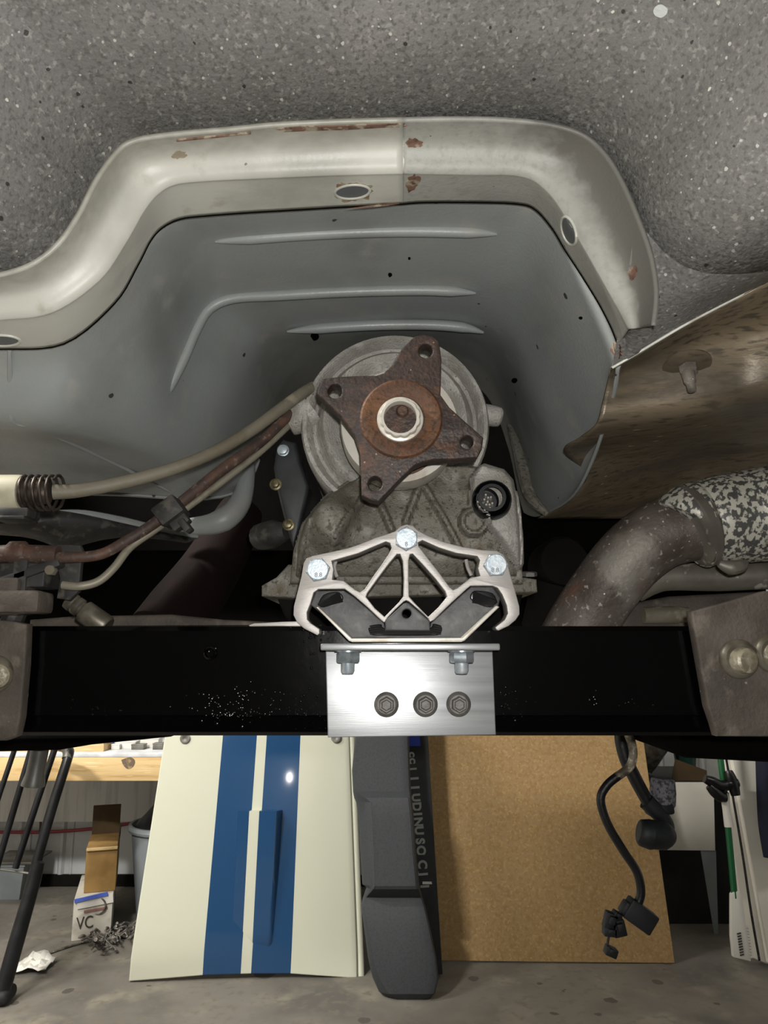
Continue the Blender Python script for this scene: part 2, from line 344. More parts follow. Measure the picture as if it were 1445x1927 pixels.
def lip(a, b, name, Yd, mtl, label):
    def between(q, f, dy):
        return [P(x0+(x1-x0)*f, y0+(y1-y0)*f, q+dy) for (x0, y0), (x1, y1) in zip(E0[a:b], E2[a:b])]
    rows = [row(E0[a:b], .452+Yd), between(.466, .2, Yd), between(.4785, .42, Yd), between(.484, .62, Yd), between(.4875, .82, Yd), between(.4915, .95, Yd), row(E2[a:b], .4955+Yd), [(p+q)/2 for p, q in zip(row(E2[a:b], .4955+Yd), row(E3[a:b], .535+Yd))], row(E3[a:b], .535+Yd)]
    g = loft(rows, 6, 4)
    o = link(name, face_cam(MB().grid(g).me()), mtl, car, 50, label=label)
    s = o.modifiers.new('thick', 'SOLIDIFY'); s.thickness = .0028; s.offset = -1
    return o
lipL = lip(0, 14, 'tunnel_reinforcement', -.004, M['lip_paint'], 'pale bent reinforcement panel left of the seam')
lipR = lip(13, 24, 'tunnel_reinforcement', 0, M['lip_grey'], 'greyer reinforcement panel right of the seam')
# road grime: the outer edge of the right panel wears the same speckled coat as the floor
def dirt(o, fn):
    at = o.data.attributes.new('grime', 'FLOAT', 'POINT'); nr = 33; nc = len(o.data.vertices)//nr
    for i in range(len(o.data.vertices)): at.data[i].value = fn((i % nc)/(nc-1), (i//nc)/(nr-1))
def grime_mat(m, col, sc=90):
    nt = m.node_tree; b = nt.nodes['Principled BSDF']; src = b.inputs['Base Color'].links[0].from_socket
    a = nt.nodes.new('ShaderNodeAttribute'); a.attribute_name = 'grime'
    n = nt.nodes.new('ShaderNodeTexNoise'); n.inputs['Scale'].default_value = sc; n.inputs['Detail'].default_value = 8
    tc = nt.nodes.new('ShaderNodeTexCoord'); nt.links.new(tc.outputs['Object'], n.inputs['Vector'])
    ma = nt.nodes.new('ShaderNodeMath'); ma.operation = 'MULTIPLY_ADD'; ma.inputs[1].default_value = 1.6; ma.inputs[2].default_value = -.8; nt.links.new(n.outputs['Fac'], ma.inputs[0])
    ad = nt.nodes.new('ShaderNodeMath'); ad.operation = 'ADD'; nt.links.new(a.outputs['Fac'], ad.inputs[0]); nt.links.new(ma.outputs[0], ad.inputs[1])
    mu = nt.nodes.new('ShaderNodeMath'); mu.operation = 'MULTIPLY'; mu.use_clamp = True; nt.links.new(ad.outputs[0], mu.inputs[0]); nt.links.new(a.outputs['Fac'], mu.inputs[1])
    x = nt.nodes.new('ShaderNodeMix'); x.data_type = 'RGBA'; x.inputs[7].default_value = srgb(col)
    nt.links.new(mu.outputs[0], x.inputs[0]); nt.links.new(src, x.inputs[6]); nt.links.new(x.outputs[2], b.inputs['Base Color'])
dirt(lipR, lambda u, v: 1.1*sstep(.0, .55, u)*(1-sstep(.22, .58, v))+.35*(1-sstep(0, .3, v)))
dirt(lipL, lambda u, v: .75*(1-sstep(.05, .4, v)))
grime_mat(M['lip_grey'], '#77756f'); grime_mat(M['lip_paint'], '#9b988b')
# rust scabs, drain holes and seam line follow the sheet they sit on
from mathutils.bvhtree import BVHTree
def bvh_of(o): return BVHTree.FromPolygons([v.co.copy() for v in o.data.vertices], [tuple(p.vertices) for p in o.data.polygons])
LIPS = [bvh_of(lipL), bvh_of(lipR)]
def onlip(px_, py_, off, trees=None):
    best = None; o = Vector((0, 0, CH)); d = D(px_, py_).normalized()
    for t in trees or LIPS:
        h = t.ray_cast(o, d)
        if h[0] is not None and (best is None or h[3] < best[3]): best = h
    if best is None: return P(px_, py_, .52)
    n = best[1] if best[1].dot(d) < 0 else -best[1]
    return best[0]+n*off
def drape(name, pts, mtl, off=.0006, trees=None, ragged=.12, sub=4):
    pts = [(p.x, p.y) for p in crow([Vector((x, y, 0)) for x, y in pts+pts[:1]], sub)[:-1]]
    cx = sum(p[0] for p in pts)/len(pts); cy = sum(p[1] for p in pts)/len(pts); n = len(pts)
    jit = [1+random.uniform(-ragged, ragged) for _ in pts]; vs = [onlip(cx, cy, off, trees)]; fs = []
    rings = (.35, .7, .97, 1.0)
    for r in rings:
        for (x, y), q in zip(pts, jit): vs.append(onlip(cx+(x-cx)*r*q, cy+(y-cy)*r*q, off if r < 1 else -.0004, trees))
    for k_ in range(n):
        fs.append((0, 1+k_, 1+(k_+1) % n))
        for r in range(len(rings)-1): fs.append((1+r*n+k_, 1+(r+1)*n+k_, 1+(r+1)*n+(k_+1) % n, 1+r*n+(k_+1) % n))
    return link(name, MB().add(vs, fs).me(), mtl, car)
def oval(cx, cy, a, b, ang):
    q = math.radians(ang)
    ring = [(cx+a*math.cos(t)*math.cos(q)-b*math.sin(t)*math.sin(q), cy+a*math.cos(t)*math.sin(q)+b*math.sin(t)*math.cos(q)) for t in [2*math.pi*k/24 for k in range(24)]]
    o = drape('drain_hole', ring, M['dark_primer'], .0003, None, 0, 1)
    p3 = [onlip(x, y, .0003) for x, y in ring]
    link('hole_rim', MB().tube(p3+p3[:1], .0011, 8, sub=1).me(), M['lip_paint'], car)
oval(663, 360, 33, 13, -4)
oval(1071, 434, 12, 28, -18)
oval(4, 640, 34, 10, 2)
RB = M['rust_paint']
drape('rust_scab', [(522, 243), (560, 237), (620, 236), (700, 233), (754, 232), (754, 237), (690, 241), (600, 245), (530, 247)], RB)
drape('rust_scab', [(648, 394), (700, 386), (738, 382), (750, 384), (720, 388), (690, 391)], RB, .0004)
drape('rust_scab', [(766, 258), (785, 262), (798, 268), (785, 277), (766, 278)], RB, .0004, None, .25)
drape('rust_scab', [(766, 338), (780, 326), (790, 338), (784, 352), (766, 360)], RB, .0004, None, .25)
drape('rust_scab', [(1181, 514), (1192, 500), (1201, 505), (1196, 520), (1187, 527)], RB)
drape('rust_scab', [(322, 290), (338, 284), (350, 288), (346, 296), (330, 298)], M['rust_stain'], .0004, None, .3)
drape('rust_scab', [(640, 345), (630, 360), (640, 375), (662, 379), (690, 374), (698, 355), (690, 345), (664, 343)], M['rust_stain'], .00015, None, .2)
for a in ((330, 259, 470, 245),):
    link('edge_rust', MB().tube([onlip(a[0]+(a[2]-a[0])*t+2, a[1]+(a[3]-a[1])*t+4, .0002) for t in (0, .25, .5, .75, 1)], .0011, 6, sub=1).me(), RB, car)
# floor pan behind the reinforcement: the rear tunnel, extruded towards the camera
e0 = row(E0, .4575)
ext = [Vector((-.8, .4575, e0[0].z-.01)), Vector((-.55, .4575, e0[0].z-.004))]+e0
seam = [(1160, 690), (1200, 664), (1250, 632), (1300, 603), (1350, 577), (1400, 552), (1445, 530), (1520, 498), (1700, 440)]
e0 = row(E0[:-3], .4575); ext = ext[:2]+e0
rt = [P(1226, 448, .4575), P(1268, 490, .4575), P(1320, 512, .4575), P(1380, 516, .4575), P(1445, 510, .4575), P(1560, 494, .4575), P(1750, 480, .4575)]
rt.append(Vector((.8, .4575, rt[-1].z)))
prof = crow(ext+rt, 4)
rows = [[Vector((p.x*(1+dz*8), y, p.z+dz)) for p in prof] for y, dz in ((-1.4, .115), (-.6, .115), (-.2, .115), (.0, .114), (.15, .104), (.25, .082), (.33, .054), (.40, .026), (.4575, .0))]
fl = link('floor_pan', face_cam(MB().grid(rows).me()), M['undercoat'], car, 60)
s = fl.modifiers.new('thick', 'SOLIDIFY'); s.thickness = .003; s.offset = -1
# right corner web between the reinforcement end and the shield seam
web_top = [(1198, 410), (1226, 448), (1268, 490), (1320, 512), (1380, 516), (1445, 510), (1560, 494)]
web_bot = [(1152, 692), (1195, 667), (1250, 634), (1300, 605), (1372, 567), (1445, 531), (1560, 480)]
g = loft([row(web_top, .4575), [P(x, y, .4575+.035*(1-k/6)+.012*k/6) for k, (x, y) in enumerate([((a[0]+b[0])/2, (a[1]+b[1])/2) for a, b in zip(web_top, web_bot)])], [P(x, y, .552-.055*k/6) for k, (x, y) in enumerate(web_bot)]], 4, 4)
link('floor_web', MB().grid(g).me(), M['undercoat'], car, 60)
link('corner_web', MB().grid(loft([[P(1184, 622, .497), P(1205, 610, .488), P(1230, 600, .485)], [P(1165, 648, .545), P(1185, 645, .525), P(1222, 632, .508)], [P(1150, 692, .556), P(1175, 680, .545), P(1202, 664, .535)]], 4, 4)).me(), M['undercoat'], car, 60)
# inner tunnel
TR = [
 (.551, [(-260, 650), (-80, 650), (0, 648), (120, 638), (215, 558), (265, 474), (328, 404), (450, 392), (758, 376), (960, 373), (1024, 398), (1094, 502), (1163, 640), (1158, 694, .563)]),
 (.600, [(-260, 690, .572), (-80, 690, .572), (0, 690, .572), (130, 680, .574), (245, 610, .592), (305, 530), (375, 458), (480, 447), (750, 434), (930, 438), (1000, 465), (1070, 570), (1142, 695), (1150, 750)]),
 (.700, [(-260, 790, .606), (-80, 790, .606), (0, 792, .606), (120, 800, .618), (290, 790, .69), (345, 680), (395, 582), (470, 558), (745, 545), (890, 549), (975, 580), (1040, 690), (1112, 830), (1110, 870)]),
 (.800, [(-260, 840, .70), (-80, 838, .70), (0, 832, .70), (170, 850, .72), (355, 872, .79), (430, 765), (480, 665), (540, 630), (745, 613), (880, 619), (950, 660), (1010, 790), (1066, 905), (1070, 940)]),
 (.950, [(-260, 930, .82), (-80, 925, .82), (0, 918, .82), (200, 925, .86), (436, 925), (495, 805), (535, 715), (590, 680), (745, 660), (860, 668), (930, 720), (975, 830), (1000, 932), (1012, 972)]),
 (1.10, [(-260, 931, .825), (-80, 926, .825), (0, 919, .825), (200, 926, .865), (438, 926, .955), (506, 815, .985), (560, 745), (620, 705), (745, 690), (840, 695), (915, 745), (955, 840), (975, 930), (985, 965)])]
g = loft([[P(q[0], q[1], q[2] if len(q) > 2 else Y) for q in c] for Y, c in TR], 7, 7)
tun = link('tunnel_panel', face_cam(MB().grid(g).me()), M['primer'], car, 60)
s = tun.modifiers.new('thick', 'SOLIDIFY'); s.thickness = .003; s.offset = -1
def rib(pts, r, name='stamped_rib', m='primer'):
    n = len(pts); return link(name, MB().tube([P(*p) for p in pts], [r*.2]+[r]*(n-2)+[r*.2], 12).me(), M[m], car)
TT = [bvh_of(tun)]
for cx, cy, r in ((593, 632, 8), (734, 517, 4), (770, 486, 2.5), (968, 716, 5), (1093, 598, 3)): drape('dark_disc', circ(cx, cy, r, 10), M['black_void'], .0006, TT, .2, 1)  # black discs stand in for dark holes and a screw head
drape('rust_scab', [(1154, 640), (1166, 650), (1170, 668), (1160, 672), (1152, 660)], RB, .0008, TT, .25)
rib([(405, 455, .603), (470, 449, .602), (600, 440, .601), (750, 435, .600), (880, 437, .600), (935, 441, .601)], .0052)
rib([(285, 783, .698), (318, 728, .697), (345, 676, .697), (370, 618, .697), (395, 580, .697), (440, 561, .697), (520, 556, .697), (650, 549, .696), (780, 546, .696), (850, 548, .697), (895, 552, .698)], .0055)
rib([(540, 624, .783), (600, 618, .782), (700, 612, .78), (800, 611, .78), (870, 616, .781), (910, 626, .783)], .006)
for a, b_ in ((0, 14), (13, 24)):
    link('seam_dark_line', MB().tube([P(x, y, .5365) for x, y in E3[a:b_]], .0011, 8).me(), M['black_void'], car)  # thin near-black tube along the inner panel edge
link('panel_seam', MB().tube([P(18, 660, .556), P(19, 720, .582), P(20, 780, .6), P(32, 796, .611), P(70, 806, .628), P(170, 850, .72), P(240, 884, .78), P(320, 925, .84)], [.0015, .0022, .0022, .0022, .0022, .0022, .002, .001], 8).me(), M['primer'], car)
# lower flanges of the tunnel: rounded lip left of the gearbox, strip right of it
link('tunnel_flange', MB().tube([P(300, 985, .93), P(370, 990, .93), P(420, 978, .93), P(452, 945, .94), P(466, 890, .95), P(470, 840, .97)], [.004, .012, .016, .014, .01, .005], 12).me(), M['primer'], car)
link('tunnel_flange', MB().tube([P(958, 800, .93), P(972, 840, .91), P(985, 890, .89), P(998, 935, .87), P(1030, 968, .86)], [.003, .007, .009, .008, .003], 10).me(), M['cast_dirty'], car)
sk = loft([[P(-120, 962, .80), P(40, 962, .80), P(130, 962, .82), P(230, 980, .86), P(330, 1000, .9), P(375, 1012, .92)],
           [P(-120, 985, .79), P(40, 985, .79), P(130, 978, .81), P(230, 994, .85), P(320, 1012, .89), P(350, 1022, .91)],
           [P(-120, 1003, .83), P(40, 1010, .83), P(110, 1030, .83), P(150, 1028, .85), P(210, 1010, .88), P(340, 1018, .93)]], 4, 3)
link('sill_flange', MB().grid(sk).me(), M['grimy_plastic'], car, 60)
link('sill_edge', MB().tube([P(105, 963, .815), P(160, 966, .83), P(230, 980, .857), P(300, 997, .885), P(372, 1010, .918)], [.002, .004, .005, .005, .002], 8).me(), M['primer'], car)
# seam weld bead of floor edge
link('seam_edge', MB().tube([P(x, y, .549-.052*k/6) for k, (x, y) in enumerate(web_bot)], .0011, 8).me(), M['lip_paint'], car)
# firewall and sides, added to block light, keep the engine bay dark
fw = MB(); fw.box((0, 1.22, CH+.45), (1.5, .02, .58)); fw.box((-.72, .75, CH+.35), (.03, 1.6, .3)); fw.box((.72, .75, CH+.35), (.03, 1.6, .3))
link('firewall_blocker', fw.me(), M['black_void'], car)
eng = thing('engine', 'near-black engine block added to close off light behind the gearbox', 'engine', (0, 1.5, CH))
em = MB(); em.box((0, 1.55, CH+.22), (1.34, .55, .66)); em.box((0, 1.5, CH-.09), (.5, .4, .1)); link('block', em.me(bevel=.03), M['black_void'], eng)  # plain boxes added to stop light and fill the dark
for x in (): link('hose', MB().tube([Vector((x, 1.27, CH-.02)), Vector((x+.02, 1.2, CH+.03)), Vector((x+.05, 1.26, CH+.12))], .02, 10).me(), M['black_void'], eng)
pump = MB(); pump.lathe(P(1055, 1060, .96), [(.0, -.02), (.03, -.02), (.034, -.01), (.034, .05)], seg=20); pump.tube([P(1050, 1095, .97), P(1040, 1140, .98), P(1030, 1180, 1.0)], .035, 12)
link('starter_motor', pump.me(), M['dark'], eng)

# heat shield
sh = thing('heat_shield', 'brownish bent metal heat shield above the exhaust pipes, edge torn', 'heat shield', P(1300, 760, .6))
sr = [
 [(1150, 694, .556), (1200, 668, .547), (1250, 636, .538), (1320, 596, .524), (1390, 562, .512), (1450, 532, .502), (1600, 470, .49), (1900, 425, .49)],
 [(1146, 712, .586), (1200, 690, .584), (1250, 668, .58), (1320, 640, .575), (1390, 620, .569), (1450, 604, .562), (1600, 560, .545), (1900, 515, .545)],
 [(1134, 760, .602), (1200, 742, .598), (1260, 728, .593), (1330, 708, .586), (1395, 690, .58), (1450, 676, .572), (1600, 640, .555), (1900, 595, .555)],
 [(1122, 800, .614), (1190, 790, .612), (1260, 782, .608), (1330, 770, .602), (1395, 752, .596), (1450, 740, .588), (1600, 700, .572), (1900, 655, .572)],
 [(1090, 826, .66), (1180, 822, .672), (1260, 814, .674), (1330, 800, .672), (1395, 788, .667), (1450, 778, .658), (1600, 745, .635), (1900, 700, .635)],
 [(1062, 850, .70), (1170, 858, .75), (1260, 850, .77), (1330, 836, .77), (1395, 825, .76), (1450, 815, .75), (1600, 790, .72), (1900, 745, .72)],
 [(1106, 898, .78), (1180, 898, .83), (1260, 890, .86), (1330, 876, .87), (1395, 868, .86), (1450, 860, .85), (1600, 840, .82), (1900, 795, .82)],
 [(1062, 945, .86), (1150, 942, .91), (1250, 935, .95), (1330, 925, .96), (1395, 915, .95), (1450, 905, .94), (1600, 890, .91), (1900, 845, .91)],
 [(1012, 976, .93), (1120, 976, .98), (1240, 974, 1.02), (1330, 966, 1.04), (1395, 960, 1.03), (1450, 955, 1.02), (1600, 945, .99), (1900, 900, .99)]]
g = loft([[P(*p) for p in r] for r in sr], 5, 5)
o = link('shield_panel', face_cam(MB().grid(g).me()), M['shield'], sh, 60)
s = o.modifiers.new('thick', 'SOLIDIFY'); s.thickness = .0015; s.offset = -1
def bolt(m, c, r, axis=(0, -1, 0), h=None, washer=0, wh=.0015, ph=0, chamfer=.14):
    h = h or r*.75; n = 6; c = Vector(c)
    if washer: m.lathe(c, [(0, 0), (washer, 0), (washer, wh*.7), (washer-.0008, wh), (0, wh)], axis, 28); c = c+Vector(axis).normalized()*wh
    m.lathe(c, [(0, 0), (r, 0), (r, h*(1-chamfer)), (r*.9, h), (0, h)], axis, n, phase=ph)
    m.lathe(c, [(r*.86, h*.9), (r*.86, h*1.02), (r*.8, h*1.06), (0, h*1.06)], axis, 24)
    return m
m = MB(); ax = (0, -.30, -1); m.lathe(P(1292, 686, .583), [(0, 0), (.0195, 0), (.0195, .0015), (.012, .0035), (0, .0035)], ax, 26)
link('washer', m.me(), M['shield'], sh)
m = MB(); bolt(m, P(1294, 690, .579), .0075, ax, .007); m.lathe(P(1294, 700, .576), [(.0052, .0), (.0048, .010), (.0036, .012), (.0034, .019), (0, .02)], ax, 12)
link('bolt', m.me(), M['exhaust'], sh)

# ================================================================ GEARBOX
gb = thing('gearbox', 'grey cast aluminium gearbox tail housing with a rusty four-arm flange', 'gearbox', P(750, 1110, .8))
def sdseg(x, y, ax, ay, bx, by):
    dx, dy = bx-ax, by-ay; t = max(0, min(1, ((x-ax)*dx+(y-ay)*dy)/(dx*dx+dy*dy)))
    return math.hypot(x-ax-dx*t, y-ay-dy*t)
def sdpoly(x, y, pg):
    d = 1e9; ins = False; n = len(pg)
    for i in range(n):
        a, b = pg[i], pg[i-1]; d = min(d, sdseg(x, y, a[0], a[1], b[0], b[1]))
        if (a[1] > y) != (b[1] > y) and x < (b[0]-a[0])*(y-a[1])/(b[1]-a[1])+a[0]: ins = not ins
    return d if ins else -d
CO = [(672, 890), (640, 912), (614, 928), (594, 952), (566, 985), (551, 1035), (545, 1098), (985, 1098), (984, 1050), (976, 960), (966, 905), (948, 886), (915, 876), (890, 870), (760, 860)]
CR = [(908, 872), (948, 884), (966, 905), (977, 960), (986, 1062), (975, 1075), (878, 958), (884, 905)]
Y0 = .685
def relief(px, py):
    db = sdpoly(px, py, CO)
    h = -.004+.012*sstep(0, 16, db)
    h += .006*sstep(900, 940, py)*sstep(4, 20, db)+.006*sstep(940, 985, py)*sstep(6, 40, db)-.010*sstep(1010, 1080, py)
    d = math.hypot((px-627)/52, (py-988)/62); h += .022*sstep(1.1, .35, d)
    for a in ((683, 945, 622, 1052), (712, 945, 736, 1004), (790, 914, 762, 990), (792, 912, 866, 1048)):
        h += .0085*sstep(9, 2.5, sdseg(px, py, *a))
    h += .013*sstep(-4, 5, sdpoly(px, py, CR))
    h += .007*sstep(7, 3, sdseg(px, py, 973, 930, 982, 1068))
    h += .006*sstep(8, 3, sdseg(px, py, 560, 1080, 585, 985))
    d = math.hypot(px-886, py-990); h += .010*sstep(30, 24, d)-.005*sstep(18.5, 16, d)
    return h
m = MB(); stp = 3.2; ids = {}; vs = []; fs = []
nx, ny = int(460/stp), int(250/stp)
clean = []
for j in range(ny+1):
    for i in range(nx+1):
        px_, py_ = 536+i*stp, 856+j*stp
        if sdpoly(px_, py_, CO) > -1.5:
            p = P(px_, py_, Y0); p.y -= relief(px_, py_); ids[i, j] = len(vs); vs.append(p)
for j in range(ny):
    for i in range(nx):
        q = [(i, j), (i+1, j), (i+1, j+1), (i, j+1)]
        if all(k in ids for k in q):
            fs.append(tuple(ids[k] for k in q)); a, b_ = 536+i*stp, 856+j*stp
            clean.append(1 if sdpoly(a, b_, CR) > -3 else 0)
m.add(vs, fs); m.mi = clean
cm = m.me(); tmp = plate_mesh(CO, [], Y0, .3, .004)
b = bmesh.new(); b.from_mesh(cm); b.from_mesh(tmp); b.to_mesh(cm); b.free()
link('case', cm, [M['cast_dirty'], M['cast']], gb, 40)
def px2m(r, Y): return r*Y/F*1.0
cc = P(743, 803, .698); k = .698/F
m = MB().lathe(cc, [(183*k, .30), (181*k, .03), (183*k, .014), (182*k, -.008), (178*k, -.013), (171*k, -.014), (166*k, -.010), (160*k, -.001), (154*k, .001), (148*k, -.005), (143*k, -.014), (137*k, -.018), (128*k, -.016), (118*k, -.009), (108*k, -.005), (100*k, -.009), (94*k, -.020), (86*k, -.045), (0, -.045)], seg=72)
link('round_housing', m.me(), M['cast'], gb, 32)
m = MB(); c2 = P(548, 790, .70); m.tube([P(585, 770, .70), P(556, 792, .70), P(543, 800, .70)], [.018, .014, .011], 14); link('side_lug', m.me(), M['cast'], gb); m = MB(); m.tube([P(900, 778, .70), P(928, 783, .70), P(940, 785, .70), P(945, 786, .70)], [.011, .0105, .0095, .006], 14)
link('side_lug', m.me(), M['cast'], gb)
m = MB().lathe(P(752, 800, .625), [(50*k, .0), (102*k, .0), (104*k, .004), (104*k, .03), (50*k, .03)], seg=48)
link('oil_seal', m.me(), M['bare_steel'], gb)
fo = [(797.5, 629), (814, 632), (826, 641), (831, 676), (830, 715), (829, 742), (846, 766), (878, 795), (910, 823), (907, 845), (898, 861), (860, 864), (816, 865), (797, 869), (779, 877), (756, 899), (713, 944), (697, 941), (680, 932), (679, 890), (677, 850), (666, 816), (640, 782), (597, 742), (597, 735), (606, 712), (640, 708), (683, 706), (708, 706), (722, 701), (739, 684), (756, 655), (780, 632)]
holes = [circ(801, 660, 13), circ(630, 736, 13), circ(879, 832, 12), circ(706, 910, 13)]
fb = link('output_flange', plate_mesh(fo, holes, .572, .016, .0018), M['rust'], gb, 30)
kf = .572/F
fc = P(755, 788, .572)
link('flange_hub', MB().lathe(fc, [(84*kf, .004), (81*kf, -.0002), (77*kf, -.0018), (70*kf, -.0022), (60*kf, -.0012), (52*kf, -.0006), (46*kf, -.0002), (42*kf, .002), (42*kf, .05), (86*kf, .05)], seg=56).me(), M['rust_bright'], gb)
nt = MB(); c = P(753, 790, .572); prof = []
seg = 72; vs = []; fs = []
def nutring(r, h, amp=0): return [c+Vector((0, h, 0))+Vector((math.cos(2*math.pi*q/seg), 0, math.sin(2*math.pi*q/seg)))*(r+amp*abs(math.sin(6*2*math.pi*q/seg))) for q in range(seg+1)]
nt.grid([nutring(45.5*kf, .003), nutring(45.5*kf, -.0015), nutring(44.5*kf, -.0025), nutring(38*kf, -.003, 2.6*kf), nutring(37.2*kf, -.0062, 2.6*kf), nutring(36*kf, -.0072, 2*kf), nutring(32.5*kf, -.0072), nutring(31.5*kf, -.006), nutring(30.5*kf, .02)])
link('flange_nut', nt.me(merge=1e-6), M['bare_steel'], gb, 25)
link('output_shaft', MB().lathe(P(754, 788, .572), [(0, .012), (31*kf, .012), (31*kf, .03)], seg=32).lathe(P(757, 774, .572), [(0, -.002), (9*kf, -.002), (13*kf, 0), (17*kf, .004), (18*kf, .014)], seg=24).me(), M['rust'], gb)
# connector with its pins
kc = .66/F; cc = P(925, 941, .648); ax = (-.12, -1, 0)
cn = link('connector_socket', MB().lathe(cc, [(20*kc, .012), (26*kc, .012), (27*kc, .0), (30*kc, .004), (34*kc, .007), (37*kc, .004), (38*kc, -.012), (38*kc, -.03)], ax, 40).lathe(P(913, 946, .650), [(0, .004), (21*kc, .004), (23*kc, .010), (25*kc, .008), (25*kc, -.02)], ax, 36).me(), M['black_rubber'], gb)
m = MB(); pins = [(902, 933), (914, 930), (903, 941), (911, 940), (919, 936), (925, 935), (897, 945), (907, 948), (918, 945), (928, 948), (901, 956), (909, 955), (915, 951), (922, 951), (912, 962), (923, 958)]
for i, (a, b_) in enumerate(pins):
    pm = MB().lathe(P(913+(a-913)*.88, 946+(b_-946)*.88, .641), [(0, .003), (1.8*kc, .0025), (2.6*kc, .0), (2.6*kc, -.008)], ax, 10).me()
    link('pin', pm, M['bare_steel'], cn)
link('case_plug', MB().lathe(P(886, 990, .664), [(0, .001), (4*kc, .001), (5*kc, .0), (15*kc, 0), (17*kc, -.002), (17*kc, -.01)], (0, -1, 0), 28).me(), M['cast_dirty'], gb)
# pan flange
m = plate_mesh([(492, 1102), (520, 1086), (542, 1062), (560, 1062), (985, 1086), (1010, 1090), (1012, 1114), (950, 1116), (560, 1126), (492, 1122)], [], .70, .28, .002)
link('pan_rail', m, M['cast_dirty'], gb)
link('oil_pan', plate_mesh([(520, 1124), (985, 1116), (975, 1160), (940, 1190), (560, 1190), (535, 1160)], [], .73, .25, .004), M['dark'], gb)
m = MB(); bolt(m, P(995, 1084, .71), .008, (0, -.2, 1), .004); link('pan_bolt', m.me(), M['grey_bolt'], gb)
m = plate_mesh([(532, 826), (556, 832), (566, 870), (582, 915), (566, 985), (552, 1030), (540, 1000), (522, 925), (514, 880), (520, 840)], [], .74, .08, .004)
mod = link('side_module', m, M['module'], gb)
for i, (a, b_, mm) in enumerate(((533, 848, 'zinc'), (519, 912, 'gold_bolt'), (543, 988, 'gold_bolt'))):
    link('module_bolt', bolt(MB(), P(a, b_, .737), .0042 if i else .0055, h=.004, washer=.0062).me(), M[mm], mod)
link('shift_plug', MB().tube([P(490, 1010, .78), P(515, 1005, .76), P(540, 1000, .75)], [.014, .015, .008], 14).me(), M['grimy_plastic'], gb)

# ================================================================ GEARBOX MOUNT
def Z7(L): return [(540+x/3.141, 960+y/3.141) for x, y in L]
mt = thing('gearbox_mount', 'machined aluminium webbed mount bracket bolted to gearbox with rubber cushions', 'mount', P(770, 1205, .6))
outer = Z7([(640, 125), (665, 97), (705, 83), (745, 92), (775, 120), (830, 150), (930, 188), (1040, 217), (1150, 234), (1240, 240), (1278, 260), (1300, 300), (1320, 380), (1347, 470), (1374, 570), (1375, 615), (1352, 650), (1310, 685), (1250, 713), (1236, 706), (1230, 692),
   (1285, 648), (1305, 612), (1297, 560), (1272, 500), (1245, 460), (1215, 448), (1150, 447), (1085, 448), (1060, 468), (1000, 522), (930, 588), (870, 648), (845, 662), (830, 637), (760, 575), (720, 541), (705, 534), (690, 541), (640, 588), (598, 632), (575, 665), (555, 650), (470, 570), (400, 510), (340, 466), (260, 467), (185, 468), (158, 488), (138, 555), (118, 605), (120, 645), (140, 668), (192, 703), (192, 730), (178, 740), (100, 700), (60, 665), (38, 620), (40, 570), (65, 470), (85, 390), (98, 312), (115, 285), (150, 270), (260, 247), (360, 225), (440, 198), (520, 165), (590, 143)])
h1 = Z7([(264, 300), (310, 287), (420, 256), (510, 217), (585, 186), (608, 195), (618, 225), (600, 260), (560, 320), (510, 390), (458, 468), (432, 485), (402, 470), (335, 417), (268, 410), (276, 350)])
h2 = Z7([(775, 192), (800, 178), (900, 223), (1000, 254), (1125, 273), (1139, 295), (1128, 345), (1141, 388), (1085, 399), (1002, 463), (982, 471), (962, 455), (900, 370), (830, 280), (778, 212)])
h3 = Z7([(650, 260), (668, 260), (684, 300), (690, 400), (687, 510), (660, 545), (577, 630), (520, 580), (467, 512), (475, 490), (540, 400), (600, 320)])
h4 = Z7([(742, 258), (727, 262), (719, 300), (719, 400), (722, 510), (752, 545), (835, 630), (897, 572), (946, 512), (935, 480), (880, 410), (800, 320)])
YM = .590
fr = link('bracket_frame', plate_mesh(outer, [h1, h2, h3, h4], YM, .02, .0008), M['machined'], mt, 25)
for (a, b_, ph, tx) in ((599, 1073, .2, '8.8'), (764.5, 1015, .5, '8'), (931.6, 1064, .05, '8.8')):
    o = link('bracket_bolt', bolt(MB(), P(a, b_, YM), .0098, h=.006, washer=0, ph=ph).me(), M['zinc'], mt, 16)
    t = text_mesh(tx, .005, Matrix.Translation(P(a, b_+9, YM-.0064))@FACE, .00012); link('bolt_marking', t, M['grey_bolt'], o)
rub = Z7([(172, 476), (335, 474), (400, 515), (575, 668), (585, 712), (840, 712), (850, 665), (1000, 528), (1088, 452), (1215, 452), (1262, 520), (1248, 575), (1040, 758), (380, 758), (172, 588), (140, 560)])
link('rubber_cushion', plate_mesh(rub, [], YM+.003, .015, .001), M['rubber'], mt)
link('center_pad', plate_mesh(Z7([(705, 545), (725, 552), (845, 655), (845, 712), (580, 712), (580, 652), (688, 552)]), [circ(*Z7([(708, 612)])[0], 8.5)], YM-.0015, .018, .001), M['rubber'], mt)
for sgn, pts in ((1, [(180, 560), (215, 500), (290, 482), (325, 500), (330, 530), (290, 550), (215, 575)]), (2, [(1245, 545), (1215, 490), (1120, 475), (1090, 490), (1085, 525), (1130, 555), (1200, 575)]), (3, [(480, 700), (500, 680), (560, 675), (582, 700), (840, 702), (860, 672), (905, 680), (918, 705), (900, 735), (840, 742), (560, 742), (495, 735)])):
    link('rubber_fold', plate_mesh(Z7(pts), [], YM+.0015, .01, .0009, 3), M['black_rubber'], mt)
m = MB()
